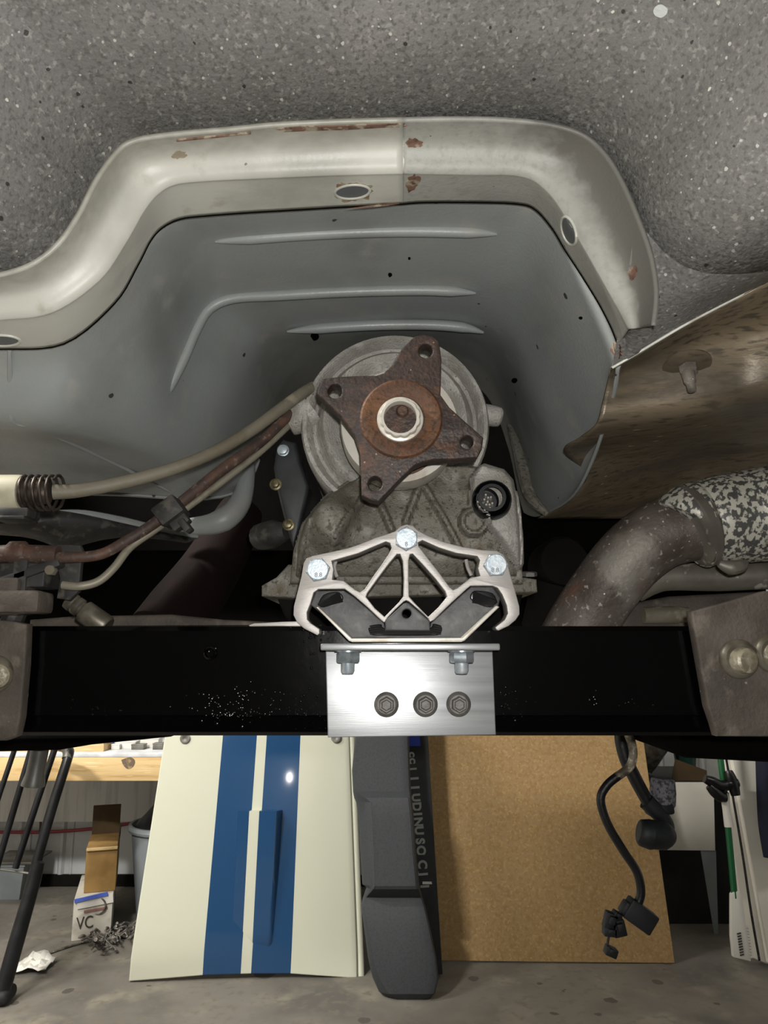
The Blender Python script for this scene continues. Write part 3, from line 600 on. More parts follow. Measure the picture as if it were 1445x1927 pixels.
for q in range(6):
    a, b_ = Z7([(185+q*3, 558+q*2), (310+q*4, 490+q*9)]); m.tube([P(*a, YM+.001), P(*b_, YM+.001)], .0011, 8)
    a, b_ = Z7([(1235-q*3, 540+q*5), (1100-q*1, 485+q*11)]); m.tube([P(*a, YM+.001), P(*b_, YM+.001)], .0011, 8)
for q in range(4):
    a = Z7([(490, 690+q*13), (540, 684+q*13), (580, 706+q*7), (700, 716+q*5), (840, 706+q*7), (870, 684+q*13), (910, 690+q*13)]); m.tube([P(*z, YM+.0005) for z in a], .0011, 8)
link('rubber_crease', m.me(), M['black_rubber'], mt)
crad0 = Z7([(172, 575), (185, 572), (382, 757), (1035, 754), (1240, 565), (1256, 572), (1050, 772), (1030, 780), (385, 780), (365, 772)])
crad = [(772+(x-772)*1.0, y) for x, y in crad0]
link('cradle', plate_mesh(crad, [], YM-.012, .03, .0008), M['bare_steel'], mt)
for pts in ([(632, 1056), (629, 1068), (634, 1086)], [(877, 1053), (880, 1068), (887, 1083)]):
    link('boss_edge', MB().tube([P(x, y, YM+.013) for x, y in pts], .0016, 8).me(), M['machined'], mt)
link('thin_spur', plate_mesh([(468, 1177), (478, 1173), (500, 1172), (530, 1170), (566, 1169), (566, 1179), (520, 1178.5), (470, 1179)], [], YM+.004, .004, .0006), M['machined'], mt)

# ================================================================ ANGLE BRACKET ON THE CROSSMEMBER
ab = thing('angle_bracket', 'bright brushed aluminium angle bracket on front of black crossmember', 'bracket', P(772, 1385, .6))
fp = plate_mesh([(613, 1222), (928, 1222), (933, 1383), (618, 1386)], [], .604, .0075, .0008)
def tilt(p): return p+Vector((0, -.06*(P(0, 1222, .604).z-p.z)+.05*(p.x-P(770, 1300, .604).x), 0))
for v in fp.vertices: v.co = tilt(v.co)
link('face_plate', fp, M['brushed'], ab)
YT = .566
a, b_ = P(603, 1211, YT), P(941, 1209, YT); zt = a.z; zb = P(603, 1224, YT).z
m = MB().box(((a.x+b_.x)/2, YT+.022, (zt+zb)/2), (b_.x-a.x, .044, zt-zb)); link('top_plate', m.me(bevel=.0012, seg=3), M['brushed'], ab)
for cx, ph in ((655, .3), (868.5, .25)):
    c = P(cx, 1225, .583); c.z = zb
    m = MB(); m.lathe(c, [(0, 0), (.0105, 0), (.0105, .0012), (0, .0012)], (0, 0, -1), 24)
    c2 = c+Vector((0, 0, -.0012)); m.lathe(c2, [(0, 0), (.0086, 0), (.0094, .001), (.0094, .0072), (.0086, .0082), (0, .0082)], (0, 0, -1), 6, phase=ph)
    nut = link('nut', m.me(), M['zinc_nut'], ab)
    link('stud', MB().lathe(c2, [(0, .0), (.0052, .0), (.0052, .0145), (.0042, .0165), (0, .0168)], (0, 0, -1), 18).me(), M['zinc'], nut)
for cx in (727, 800, 862.5):
    c = tilt(P(cx, 1325, .604)); m = MB()
    m.lathe(c, [(0, 0), (.0096, 0), (.0098, .001), (.0092, .0022), (.0072, .0036), (0, .0036)], (0, -1, 0), 32)
    m.lathe(c, [(.0066, .003), (.0062, .0085), (.0055, .0095), (.0045, .0095), (.0035, .0085), (0, .0085)], (0, -1, 0), 6, phase=.5)
    link('flange_bolt', m.me(), M['grey_bolt'], ab)

# ================================================================ CROSSMEMBER AND FRAME BRACKETS
cmx = thing('crossmember', 'glossy black painted square crossmember spanning the frame under the gearbox', 'crossmember', P(690, 1385, .64))
YC = .6125
xl, xr = P(-40, 1280, YC).x, P(1400, 1270, YC).x
zt, zc, zb = P(700, 1178, YC).z, P(700, 1346, YC).z, P(700, 1386, YC).z
pr = [(YC+.004, zt), (YC, zt-.004), (YC, zc), (YC+.0025, zc-.001), (YC+.004, zb+.003), (YC+.007, zb), (YC+.075, zb), (YC+.078, zb+.003), (YC+.078, zt-.003), (YC+.075, zt)]
nxs = 60
rows = [[Vector((xl+(xr-xl)*i/nxs, y, z)) for y, z in pr+pr[:1]] for i in range(nxs+1)]
m = MB().grid(rows); n = len(pr); m.add(rows[0][:-1], [tuple(range(n))]); m.add(rows[-1][:-1], [tuple(range(n))])
link('beam', m.me(merge=1e-6), M['gloss_black'], cmx, 25)
def drip(cx, cy, n, spread, seed):
    random.seed(seed); m = MB()
    for i in range(n):
        r = random.choice((.0003, .0004, .0005, .0006, .0011)); p = P(cx+random.gauss(0, spread[0]), cy+random.gauss(0, spread[1]), YC)
        m.lathe(p+Vector((0, .0004, 0)), [(r, 0), (r*.92, r*.4), (r*.6, r*.85), (0, r)], (0, -1, 0), 10)
    return m
m = drip(430, 1325, 130, (38, 18), 1); m.v += []
for q in ((560, 1330, 80, (30, 16)), (135, 1318, 10, (4, 10)), (195, 1340, 14, (18, 5)), (590, 1230, 26, (18, 26)), (960, 1320, 40, (22, 16)), (1120, 1320, 14, (8, 8)), (1200, 1325, 12, (20, 5)), (590, 1192, 70, (20, 7)), (500, 1345, 50, (60, 3))):
    mm = drip(*q, seed=int(q[0])); m.add(mm.v, mm.f)
o = link('paint_blisters', m.me(), M['blister'], cmx); o['kind'] = 'stuff'
wm = drip(396, 1229, 14, (9, 9), 5)
link('weld_spatter', wm.me(), M['blister'], cmx)['kind'] = 'stuff'
link('weld_plug', MB().lathe(P(396, 1229, YC), [(14*kf, .0), (13*kf, .002), (10*kf, .003), (8*kf, .002), (7*kf, -.002), (0, -.002)], (0, -1, 0), 22).me(), M['gloss_black'], cmx)
def fbracket(name, label, out, bolts, base):
    t = thing(name, label, 'bracket', base)
    link('plate', plate_mesh(out, [], .595, .012, .002), M['frame_steel'], t)
    for (a, b_, r, wr) in bolts:
        link('washer', MB().lathe(P(a-8, b_-3, .595), [(0, 0), (wr, 0), (wr, .002), (wr-.001, .004), (.012, .006), (0, .006)], (0, -1, 0), 32).me(), M['brass'], t)
        link('bolt', MB().lathe(P(a, b_, .589), [(r*1.05, -.004), (r*1.08, .001), (r, .006), (r*.8, .0075), (0, .0078)], (.25, -1, 0), 24).me(), M['old_bolt'], t)
    return t
fbracket('frame_bracket', 'rusty grey frame bracket with dull brass bolt, right of the black crossmember', [(1300, 1150), (1316, 1240), (1332, 1330), (1343, 1362), (1350, 1386), (1900, 1390), (1900, 1098), (1440, 1112), (1380, 1130)], [(1397, 1243, .0095, .0155), (1462, 1233, .0095, .0155)], P(1420, 1386, .6))
fbracket('frame_bracket', 'rusty grey frame bracket cut by the photo edge, left of the black crossmember', [(-220, 1165), (-20, 1165), (20, 1168), (50, 1174), (47, 1250), (38, 1350), (30, 1386), (10, 1394), (-220, 1396)], [(-2, 1272, .009, .015)], P(-60, 1394, .6))
fr2 = thing('frame_rail', 'dirty brown frame rail passing behind the right frame bracket', 'frame rail', P(1400, 1170, .75))
link('rail', plate_mesh([(1168, 1168), (1190, 1135), (1260, 1122), (1450, 1112), (2100, 1098), (2100, 1200), (1170, 1200)], [], .80, .06, .004), M['frame_steel'], fr2)
m = MB().tube([P(1210, 1158, .792), P(1250, 1157, .792), P(1275, 1157, .792)], [.0088, .0093, .0093], 14); m.tube([P(1276, 1157, .792), P(1296, 1157, .792)], [.0082, .0082], 14)
link('bushing', m.me(), M['cable'], fr2)
m = plate_mesh([(55, 1166), (130, 1160), (320, 1156), (420, 1166), (560, 1172), (560, 1182), (55, 1184)], [], .70, .08, .003)
sl = tag(link('rail_stub', m, M['frame_steel']), 'dirty grey frame ledge just above left half of crossmember', 'frame rail')
# the lift pads under the frame, hidden above the crossmember's lower edge
lift = thing('vehicle_lift', 'dark lift arms and grey post that carry the car, below the frame brackets', 'lift', P(0, 1400, .85))
link('arm', MB().box(P(1425, 1394, .85), (.25, .2, .022), Matrix.Rotation(.05, 3, 'Y')).me(bevel=.008), M['black_void'], lift)
link('arm', plate_mesh([(-120, 1392), (150, 1388), (320, 1387), (170, 1402), (110, 1412), (-120, 1418)], [], .85, .15, .004), M['black_void'], lift)

# ================================================================ EXHAUST
ex = thing('exhaust_pipe', 'thick weathered exhaust pipe with white flaking section, bending down behind crossmember', 'exhaust', P(1110, 1180, .72))
k7 = .72/F
link('down_pipe', MB().tube([P(1075, 1215, .745), P(1098, 1170, .742), P(1140, 1105, .73), P(1190, 1045, .72), P(1245, 1005, .715), P(1310, 988, .71), (P(1370, 978, .70))], [66*k7, 65*k7, 63*k7, 64*k7, 65*k7, 66*k7, 66*k7], 36).me(), M['exhaust'], ex)
link('muffler', MB().tube([P(1296, 994, .70), P(1300, 990, .70), P(1312, 987, .70), P(1322, 985, .70), P(1345, 980, .70), P(1400, 972, .70), P(1480, 962, .69), P(1700, 930, .66), P(2100, 880, .62)], [70*k7, 78*k7, 80*k7, 76*k7, 82*k7, 86*k7, 88*k7, 88*k7, 86*k7], 40, sub=3).me(), M['flaked'], ex)
link('muffler_collar', MB().tube([P(1290, 997, .70), P(1300, 992, .70), P(1316, 987, .70), P(1324, 985, .70)], [66*k7, 80*k7, 80*k7, 72*k7], 40, sub=2).me(), M['grey_tube'], ex)
link('weld_lump', MB().tube([P(1352, 1060, .655), P(1375, 1068, .655), P(1395, 1064, .655), P(1405, 1056, .655)], [.003, .007, .006, .002], 10).me(), M['grey_tube'], ex)
ex2 = thing('tail_pipe', 'slimmer grey exhaust pipe running below the white flaking one', 'exhaust', P(1330, 1110, .76))
link('pipe', MB().tube([P(1195, 1112, .768), P(1225, 1095, .766), P(1260, 1086, .765), P(1350, 1086, .76), P(1450, 1082, .75), P(1700, 1076, .74), P(2100, 1066, .72)], [24*k7, 26*k7, 27*k7, 28*k7, 28*k7, 28*k7, 28*k7], 26).me(), M['grey_tube'], ex2)
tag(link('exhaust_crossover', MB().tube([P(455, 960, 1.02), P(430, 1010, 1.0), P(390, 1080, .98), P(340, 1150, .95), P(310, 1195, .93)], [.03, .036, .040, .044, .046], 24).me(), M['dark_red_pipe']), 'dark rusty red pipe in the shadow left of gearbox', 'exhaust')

# ================================================================ CABLE, LINES, CLIPS
cb = thing('brake_cable', 'thick beige cable with a cream sleeve and rusty spring, over the fuel lines', 'cable', P(60, 930, .58))
link('sheath', MB().tube([P(100, 926, .575), P(150, 923, .58), P(230, 908, .59), P(320, 884, .605), (P(400, 852, .62)), P(470, 812, .64), P(530, 768, .66), P(575, 736, .68), P(612, 718, .72)], [.0062, .0056, .0055, .0054, .0054, .0054, .0055, .0056, .005], 18).me(), M['cable'], cb)
link('sleeve', MB().tube([P(-60, 928, .575), P(0, 928, .575), P(36, 928, .575), P(44, 928, .575)], [.0148, .0148, .0148, .0142], 26, sub=1).me(), M['cream_plastic'], cb)
m = MB(); pts = []
for q in range(0, 76):
    t = q/75; a = t*2*math.pi*5.4; ctr = P(44+t*68, 928-t*1, .575); r = .0138
    pts.append(ctr+Vector((0, math.cos(a)*r, math.sin(a)*r)))
link('spring', MB().tube(pts, .0013, 8, sub=1).me(), M['spring'], cb)
link('spring_core', MB().tube([P(42, 928, .575), P(70, 928, .575), P(92, 927, .575)], [.0125, .0105, .008], 16).me(), M['spring'], cb)
link('sleeve_clip', MB().box(P(35, 968, .572), (.024, .022, .007)).box(P(28, 978, .572), (.026, .024, .003)).me(bevel=.0012), M['grimy_plastic'], cb)
fl1 = tag(link('fuel_line', MB().tube([P(95, 1048, .60), P(140, 1049, .60), P(190, 1043, .605), P(235, 1020, .615), P(290, 985, .625), P(350, 938, .64), P(420, 882, .655), P(490, 832, .675), P(545, 782, .69), P(600, 748, .71)], [.005, .0045, .0045, .0046, .0048, .005, .0052, .005, .0046, .0044], 14).me(), M['brown_line']), 'rusty brown metal line, upper of the two clipped together', 'fuel line')
fl2 = tag(link('fuel_line', MB().tube([P(118, 1101, .60), P(150, 1103, .60), P(185, 1094, .605), P(215, 1068, .61), P(245, 1030, .618), P(290, 998, .628), P(345, 960, .643), P(420, 905, .66), P(490, 850, .68), P(545, 800, .70)], [.0035, .0035, .0035, .0034, .0034, .0033, .0033, .0033, .0033, .003], 12).me(), M['pale_line']), 'thin pale metal line running below the rusty brown one', 'fuel line')
R = Matrix.Rotation(-math.radians(38), 3, 'Y')
m = MB().box(P(322, 964, .622), (.022, .026, .018), R).box(P(340, 984, .622), (.016, .012, .009), R).box(P(350, 990, .62), (.006, .016, .012), R)
tag(link('line_clip', m.me(bevel=.0015), M['grimy_plastic']), 'dark plastic clip holding the two metal lines together', 'clip')
br = thing('line_bracket', 'grimy bracket with fittings and plugs where the lines end at photo left', 'bracket', P(60, 1150, .6))
link('plate', plate_mesh([(108, 1024), (150, 1026), (156, 1040), (152, 1062), (148, 1112), (130, 1130), (106, 1126), (112, 1090), (106, 1060)], [], .606, .006, .001), M['grimy_plastic'], br)
link('fitting', MB().tube([P(-20, 1045, .60), P(15, 1042, .60), P(22, 1040, .60), P(45, 1040, .60), P(50, 1042, .60), P(110, 1044, .60)], [.0075, .0075, .0095, .0095, .0075, .0075], 16, sub=1).me(), M['brown_line'], br)
link('plug', MB().box(P(20, 1085, .612), (.07, .03, .02)).box(P(45, 1105, .605), (.012, .02, .045)).box(P(65, 1078, .605), (.05, .02, .008), Matrix.Rotation(-.35, 3, 'Y')).me(bevel=.002), M['grimy_plastic'], br)
link('connector', MB().box(P(28, 1134, .60), (.052, .03, .018)).box(P(-20, 1124, .605), (.06, .03, .03)).me(bevel=.004), M['frame_steel'], br)
link('bracket_bolt', bolt(MB(), P(99, 1074, .60), .0045, h=.006).me(), M['cable'], br)
link('stay', MB().tube([P(30, 1150, .61), P(22, 1170, .61), P(10, 1190, .615)], .009, 10).me(), M['grimy_plastic'], br)
a, b_ = P(128, 1128, .63), P(200, 1180, .63); dv = (b_-a)
m = MB().lathe(a, [(0, 0), (.0075, .001), (.008, .006), (.007, .0075), (.008, .009), (.008, .013), (.0065, .014), (.0065, .016), (.0095, .0175), (.0098, .04), (.0085, .042), (0, .042)], dv, 24)
tag(link('pipe_fitting', m.me(), M['brass']), 'shiny cylindrical metal fitting pointing down onto left of crossmember', 'fitting')

# ================================================================ HANGING HARNESSES
hs = thing('wiring_harness', 'thick black cable ending in a big round plug, hanging before tan board', 'cable', P(1170, 1385, .9))
k9 = .9/F
link('conduit', MB().tube([P(1178, 1300, .9), P(1168, 1370, .9), P(1175, 1420, .9), P(1195, 1465, .9), P(1222, 1515, .9)], [12*k9, 12*k9, 12*k9, 12*k9, 11*k9], 16).me(), M['conduit'], hs)
link('elbow', MB().tube([P(1216, 1508, .9), P(1236, 1528, .9), P(1252, 1545, .9), P(1256, 1560, .9), P(1250, 1575, .9)], [15*k9, 14*k9, 12*k9, 12*k9, 14*k9], 14).me(), M['connector'], hs)
link('round_plug', MB().tube([P(1202, 1566, .885), P(1206, 1567, .885), P(1222, 1570, .886), P(1226, 1570, .886), P(1250, 1572, .888), P(1264, 1574, .89)], [16*k9, 22*k9, 25*k9, 24*k9, 24*k9, 14*k9], 24, sub=2).me(), M['connector'], hs)
link('mesh_plug', MB().tube([P(1247, 1464, .91), P(1247, 1468, .91), P(1247, 1490, .91), P(1247, 1512, .91), P(1246, 1520, .91)], [16*k9, 21*k9, 23*k9, 22*k9, 15*k9], 22, sub=3).me(), M['fuzzy'], hs)
link('plug_clip', MB().box(P(1240, 1522, .905), (.03, .02, .012), Matrix.Rotation(-.1, 3, 'Y')).me(bevel=.003), M['connector'], hs)
h2_ = thing('wiring_harness', 'curving black cable with small loose connectors hanging before tan board', 'cable', P(1180, 1385, .88))
link('tape_wrap', MB().tube([P(1182, 1300, .88), P(1180, 1370, .88), P(1189, 1400, .88), P(1191, 1425, .88), P(1183, 1445, .88), P(1160, 1462, .88)], 7.5*k9, 14).me(), M['taped'], h2_)
link('conduit', MB().tube([P(1163, 1460, .88), P(1142, 1478, .88), P(1130, 1505, .88), P(1143, 1550, .88), P(1172, 1600, .88), P(1198, 1640, .88), P(1206, 1680, .88), P(1196, 1710, .88)], 7.5*k9, 14).me(), M['conduit'], h2_)
R = Matrix.Rotation(math.radians(35), 3, 'Y')
link('flat_plug', MB().box(P(1202, 1722, .88), (.034, .02, .022), R).box(P(1182, 1712, .88), (.016, .016, .014), R).me(bevel=.002), M['connector'], h2_)
link('wire_tail', MB().tube([P(1180, 1712, .88), P(1165, 1718, .88), P(1155, 1735, .88), P(1146, 1760, .88), P(1142, 1785, .88)], 2.2*k9, 8).me(), M['grimy_plastic'], h2_)
for (a, b_, w_, h_, rot) in ((1148, 1732, 20, 26, .3), (1163, 1745, 22, 26, -.2), (1147, 1752, 22, 14, .1), (1149, 1790, 20, 14, .4), (1160, 1722, 14, 12, .5)):
    link('loose_connector', MB().box(P(a, b_, .878), (w_*k9, .012, h_*k9), Matrix.Rotation(rot, 3, 'Y')).box(P(a+2, b_-2, .874), (w_*k9*.5, .014, h_*k9*.5), Matrix.Rotation(rot, 3, 'Y')).me(bevel=.0012), M['connector'], h2_)

# ================================================================ HOOD
YH, SH = 3.27, .16
nH = Vector((0, -1, SH)).normalized()
hood = thing('car_hood', 'cream car hood with two blue stripes standing against the workbench', 'hood', PL(460, 1835, YH, SH))
cb_, ct_ = [250, 385, 455, 474, 547, 672, 684], [318, 423, 485, 503, 565, 655, 666]
yb_ = [1838, 1829, 1828, 1828, 1830, 1843, 1845]
def hp(u, v):                                  # u: column coordinate 0..6, v: 0 bottom .. 1 at pixel row 1385
    i = min(int(u), 5); f = u-i
    xb, xt, y0 = cb_[i]+(cb_[i+1]-cb_[i])*f, ct_[i]+(ct_[i+1]-ct_[i])*f, yb_[i]+(yb_[i+1]-yb_[i])*f
    return xb+(xt-xb)*v, y0+(1385-y0)*v
us = [0, .02, .15, .3, .5, .7, .85, .95, 1, 1.25, 1.5, 1.75, 2, 2.5, 3, 3.25, 3.5, 3.75, 4, 4.2, 4.4, 4.6, 4.8, 4.9, 4.96, 5, 5.04, 5.5, 6]
def hz(u, v):
    x, y = hp(u, v); h = -.02+.05*(1-((x-300)/400)**2)-.00013*(x-462)
    if u > 4.98: h -= .006
    return h*min(1, .55+v*4)
rows = [[PL(*hp(u, v), YH, SH)+nH*hz(u, v) for u in us] for v in [0, .004, .02, .05, .1, .2, .3, .4, .5, .6, .7, .8, .9, 1, 1.1, 1.25]]
m = MB(); m.grid(rows); nu = len(us)-1
for fi in range(len(m.f)):
    uc = (us[fi % nu]+us[fi % nu+1])/2; m.mi[fi] = 1 if (1 < uc < 2 or 3 < uc < 4) else 0
o = link('hood_panel', m.me(), [M['cream_paint'], M['blue_paint']], hood, 40); s = o.modifiers.new('thick', 'SOLIDIFY'); s.thickness = .018; s.offset = -1
vv = [.075, .085, .10, .13, .17, .22, .3, .4, .5, .6, .655, .672, .685, .688]
NS = 32
def scoop_x(i, v):
    t = (v-.075)/.61; xl_, xr_ = hp(1.58, v)[0], hp(3.62, v)[0]; c_ = (xl_+xr_)/2
    w2 = (xr_-xl_)/2*(.93+.07*t)*(1 if t > .12 else math.sqrt(max(0, 1-((.12-t)/.12)**2))*.35+.65)
    a0, a1 = hp(2, v)[0], hp(3, v)[0]                      # columns 12 and 19 follow the white stripe
    if i <= 12: return c_-w2+(a0-c_+w2)*i/12
    if i <= 19: return a0+(a1-a0)*(i-12)/7
    return a1+(c_+w2-a1)*(i-19)/13
def scoop(i, v):
    t = min((v-.075)/.61, 1); e = min(i, NS-i)/3.0
    hgt = (.012+.06*t)*sstep(0, 1, e)*sstep(0, .10, t+.005)*(0 if v > .6855 else 1)
    return PL(scoop_x(i, v), hp(2.5, v)[1], YH, SH)+nH*(hz(2.5, v)-.002+hgt)
m = MB().grid([[scoop(i, v) for i in range(NS+1)] for v in vv])
for fi in range(len(m.f)): m.mi[fi] = 0 if 12 <= fi % NS < 19 else 1
link('hood_scoop', m.me(), [M['cream_paint'], M['blue_paint']], hood, 50)
for a, b_ in ((355, 1391), (632, 1388)):
    m = MB().lathe(PL(a, b_, YH, SH)+nH*(.062 if a < 500 else -.004), [(.022, -.02), (.022, .004), (.014, .005), (.006, .002), (0, .002)], nH, 22); link('hood_pin_plate', m.me(), M['worn_tube'], hood)

# ================================================================ CHARCOAL COVER, BLACK BOX, TAN BOARD
YV, SV = 3.06, .20
nV = Vector((0, -1, SV)).normalized()
prs = [  # y, left, right, bulge, left chamfer width
 (1880, 745, 795, .02, 20), (1876, 728, 808, .05, 20), (1862, 712, 818, .075, 18), (1835, 700, 824, .08, 14), (1800, 692, 820, .082, 10), (1740, 684, 808, .078, 8), (1705, 679, 800, .066, 6), (1692, 682, 796, .055, 4), (1686, 684, 794, .052, 5),
 (1668, 690, 789, .112, 12), (1662, 682, 788, .118, 22), (1600, 678, 782, .118, 24), (1540, 675, 778, .118, 24), (1510, 671, 775, .118, 26), (1502, 667, 774, .112, 20), (1490, 664, 773, .08, 6), (1450, 662, 771, .078, 4), (1385, 668, 769, .078, 4), (1300, 676, 766, .078, 4)]
rows = []
for y, l, r, hgt, ch in prs:
    ps = [(l, -.01), (l+1, hgt*.45), (l+ch*.5, hgt*.75), (l+ch, hgt*.98), (l+ch+4, hgt)]+[(l+ch+4+(r-8-l-ch-4)*t, hgt) for t in (.25, .5, .75)]+[(r-8, hgt), (r-2, hgt*.85), (r, hgt*.4), (r, -.01)]
    rows.append([PL(x, y, YV+.07, SV)+nV*h for x, h in ps])
cv = tag(link('plastic_cover', MB().grid(loft(rows, 2, 1)).me(), M['grey_cover'], None, 24), 'charcoal grey moulded plastic cover standing between hood and tan board', 'cover')
bx = thing('black_carton', 'tall narrow black carton with grey lettering behind the charcoal cover', 'carton', PL(790, 1830, 3.25, .16))
nB = Vector((0, -1, .16)).normalized()
def slab(name, quad, Yb, s, t, mt_, parent=None, bev=.003):
    n = Vector((0, -1, s)).normalized(); q = [PL(x, y, Yb, s) for x, y in quad]; qb = [p-n*t for p in q]
    return link(name, MB().add(q+qb, [(0, 1, 2, 3), (7, 6, 5, 4), (0, 4, 5, 1), (1, 5, 6, 2), (2, 6, 7, 3), (3, 7, 4, 0)]).me(bevel=bev, seg=1), mt_, parent)
slab('carton_body', [(745, 1834), (833, 1834), (800, 1300), (735, 1300)], 3.25, .16, .07, M['black_strip'], bx)
slab('blue_label', [(770, 1404), (791, 1404), (790, 1386), (769, 1386)], 3.247, .16, .001, M['blue_print'], bx, 0)
slab('white_tape', [(795, 1664), (813, 1664), (812, 1659), (795, 1659)], 3.247, .16, .001, M['white_plastic'], bx, 0)
# lettering runs downwards along the carton, half hidden by the cover
for ch, y, sz in (('C', 1420, .5), ('C', 1432, .55), ('J', 1447, .65), ('I', 1465, .85), ('I', 1482, .85), ('U', 1501, .8), ('D', 1518, .85), ('I', 1532, .85), ('N', 1547, .85), ('U', 1563, .85), ('S', 1583, .85), ('O', 1601, .85), ('C', 1627, .85), ('J', 1645, .8), ('I', 1668, .8)):
    x = 769+(y-1420)*.098+5
    p = PL(x, y, 3.25, .16)+nB*.002
    Mx = Matrix.Translation(p)@FACE@Matrix.Rotation(-math.radians(86), 4, 'Z')
    link('letter', text_mesh(ch, .050*sz/.85, Mx, .0005, 1.0, .0022), M['print'], bx)
tb = thing('tan_board', 'large tan hardboard sheet leaning upright at right behind the hanging cables', 'board', PL(1050, 1812, 3.4, .18))
slab('board_sheet', [(818, 1808), (1270, 1813), (1191, 1250), (790, 1250)], 3.4, .18, .012, M['tan'], tb, .002)

# ================================================================ WORKBENCH
YBn = 3.62
zt = P(200, 1416, YBn).z; zb = P(200, 1469, YBn).z
bn = thing('workbench', 'pine fronted workbench with white top along the back wall', 'workbench', (-1.2, YBn, 0))
xl, xr = -2.5, .1
link('top_board', MB().box(((xl+xr)/2, YBn+.36, zt-.01), (xr-xl, .74, .02)).me(bevel=.002), M['bench_top'], bn)
ap = link('apron', MB().box(((xl+xr)/2, YBn+.008, (zt-.021+zb)/2), (xr-xl, .038, zt-.021-zb)).me(bevel=.003), M['pine'], bn)
def bpl(pts, name, mt_, Y=YBn-.0125, t=.0015): return link(name, plate_mesh(pts, [], Y, t, 0, 3), mt_, ap)
bpl([(228, 1430), (245, 1425), (254, 1432), (250, 1443), (240, 1447), (232, 1440)], 'oil_stain', M['pine_stain'])
for x in (-2.4, -.95, .05): link('bench_leg', MB().box((x, YBn+.68, (zb)/2), (.07, .07, zb)).me(bevel=.003), M['pine'], bn)
link('back_panel', MB().box(((xl+xr)/2, YBn+.74, zb-.13), (xr-xl, .012, .42)).me(), M['ply'], bn)
def onb(px, dy): c = P(px, 1400, YBn+dy); return Vector((c.x*(YBn+dy)/c.y, YBn+dy, zt))
pb = onb(40, .07); tag(link('pine_plank', MB().box((P(60, 1400, YBn+.07).x-.15, YBn+.09, zt+.025), (1.02, .12, .05)).me(bevel=.003), M['pine']), 'pine plank lying along the front edge of workbench top', 'plank')
def onbx(px, dy): return P(px, 1400, YBn+dy).x
# things on the bench
m = MB().lathe((onbx(168, .3), YBn+.3, zt), [(0, 0), (.035, 0), (.037, .005), (.037, .12), (.02, .15), (.018, .17), (0, .17)], (0, 0, 1), 20)
tag(link('bottle', m.me(), M['white_plastic']), 'white plastic bottle on the bench behind the pine plank', 'bottle')
tag(link('tape_roll', MB().lathe((onbx(205, .22), YBn+.22, zt), [(.02, 0), (.042, 0), (.042, .05), (.02, .05), (.02, 0)], (0, 0, 1), 24).me(), M['blue_plastic']), 'blue roll on the bench at the end of pine plank', 'tape')
m = MB().box((onbx(225, .42)-.03, YBn+.42, zt+.06), (.15, .14, .12)).box((onbx(225, .42)-.03, YBn+.42, zt+.135), (.06, .05, .03))
tag(link('toolbox', m.me(bevel=.006), M['dark_table']), 'black tool case on the bench behind the blue roll', 'toolbox')
m = MB().box((onbx(270, .55), YBn+.55, zt+.05), (.17, .12, .1)).box((onbx(270, .55), YBn+.55, zt+.11), (.10, .03, .02))
tag(link('toolbox', m.me(bevel=.006), M['red_plastic']), 'red tool case at the back of the bench', 'toolbox')
for i, (px_, dy, a, b_, c_) in enumerate(((240, .16, .10, .07, .03), (262, .12, .06, .05, .02), (285, .2, .09, .07, .04), (300, .12, .05, .05, .025), (220, .12, .04, .04, .02))):
    m = MB().box((onbx(px_, dy), YBn+dy, zt+c_/2), (a, b_, c_)).box((onbx(px_, dy), YBn+dy, zt+c_+.002), (a*1.06, b_*1.06, .006))
    lab = ['clear lidded tray on the bench, widest and nearest the blue roll', 'small grey lidded tray on the bench front, second from hood', 'tallest grey lidded tray on the bench beside the hood', 'small square lidded tray on the bench edge next to hood', 'tiny lidded tray on bench front just right of blue roll'][i]
    tag(link('parts_tray', m.me(bevel=.002), M['worn_tube' if i in (1, 3) else 'white_plastic']), lab, 'tray', 'lidded trays on the bench')
# air hose along the wall
yw = YB-.03
tag(link('air_hose', MB().tube([P(-60, 1568, yw), P(0, 1566, yw), P(80, 1566, yw), P(160, 1561, yw), P(230, 1552, yw), P(300, 1540, yw), P(400, 1525, yw)], .009, 10).me(), M['red_hose']), 'thin red hose sagging along white wall under the bench', 'hose')
tag(link('wall_pipe', MB().tube([P(80, 1460, YB-.05), P(76, 1560, YB-.05), P(72, 1640, YB-.05)], .007, 8).me(), M['rust']), 'thin rusty rod upright against wall under the bench', 'rod')

# ================================================================ FLOOR THINGS LEFT
def boxthing(name, label, cat, c, d, rz, mt_, group=None): pass
yb0 = 3.62
co_ = PZ(171, 1768, 0); Rb = Matrix.Rotation(.30, 3, 'Z')
def lb(m, c, d, R=None): return m.box(co_+Rb@Vector(c), d, Rb@(R or Matrix.Identity(3)))
wbx = thing('white_carton', 'dirty white carton marked VC on the floor under a brown carton', 'carton', co_+Rb@Vector((0, .2, 0)))
w_, h_ = .168, .175
link('carton_body', lb(MB(), (0, .20, h_/2), (w_, .40, h_)).me(bevel=.004), M['white_card'], wbx)
link('lid_flap', lb(MB(), (.008, -.004, h_-.012), (w_*.92, .006, .04), Matrix.Rotation(-.10, 3, 'Y')).me(), M['paper'], wbx)
link('blue_tape', lb(MB(), (-.01, -.007, h_+.006), (w_*.85, .012, .014), Matrix.Rotation(-.14, 3, 'Y')).me(), M['blue_tape'], wbx)
link('red_print', lb(MB(), (.012, -.002, h_-.05), (w_*.6, .005, .009), Matrix.Rotation(-.08, 3, 'Y')).me(), M['red_print'], wbx)
link('marker_lettering', text_mesh('VC', .075, Matrix.Translation(co_+Rb@Vector((-.03, -.002, .072)))@Rb.to_4x4()@FACE@Matrix.Rotation(.05, 4, 'Z'), .001, .75), M['marker'], wbx)
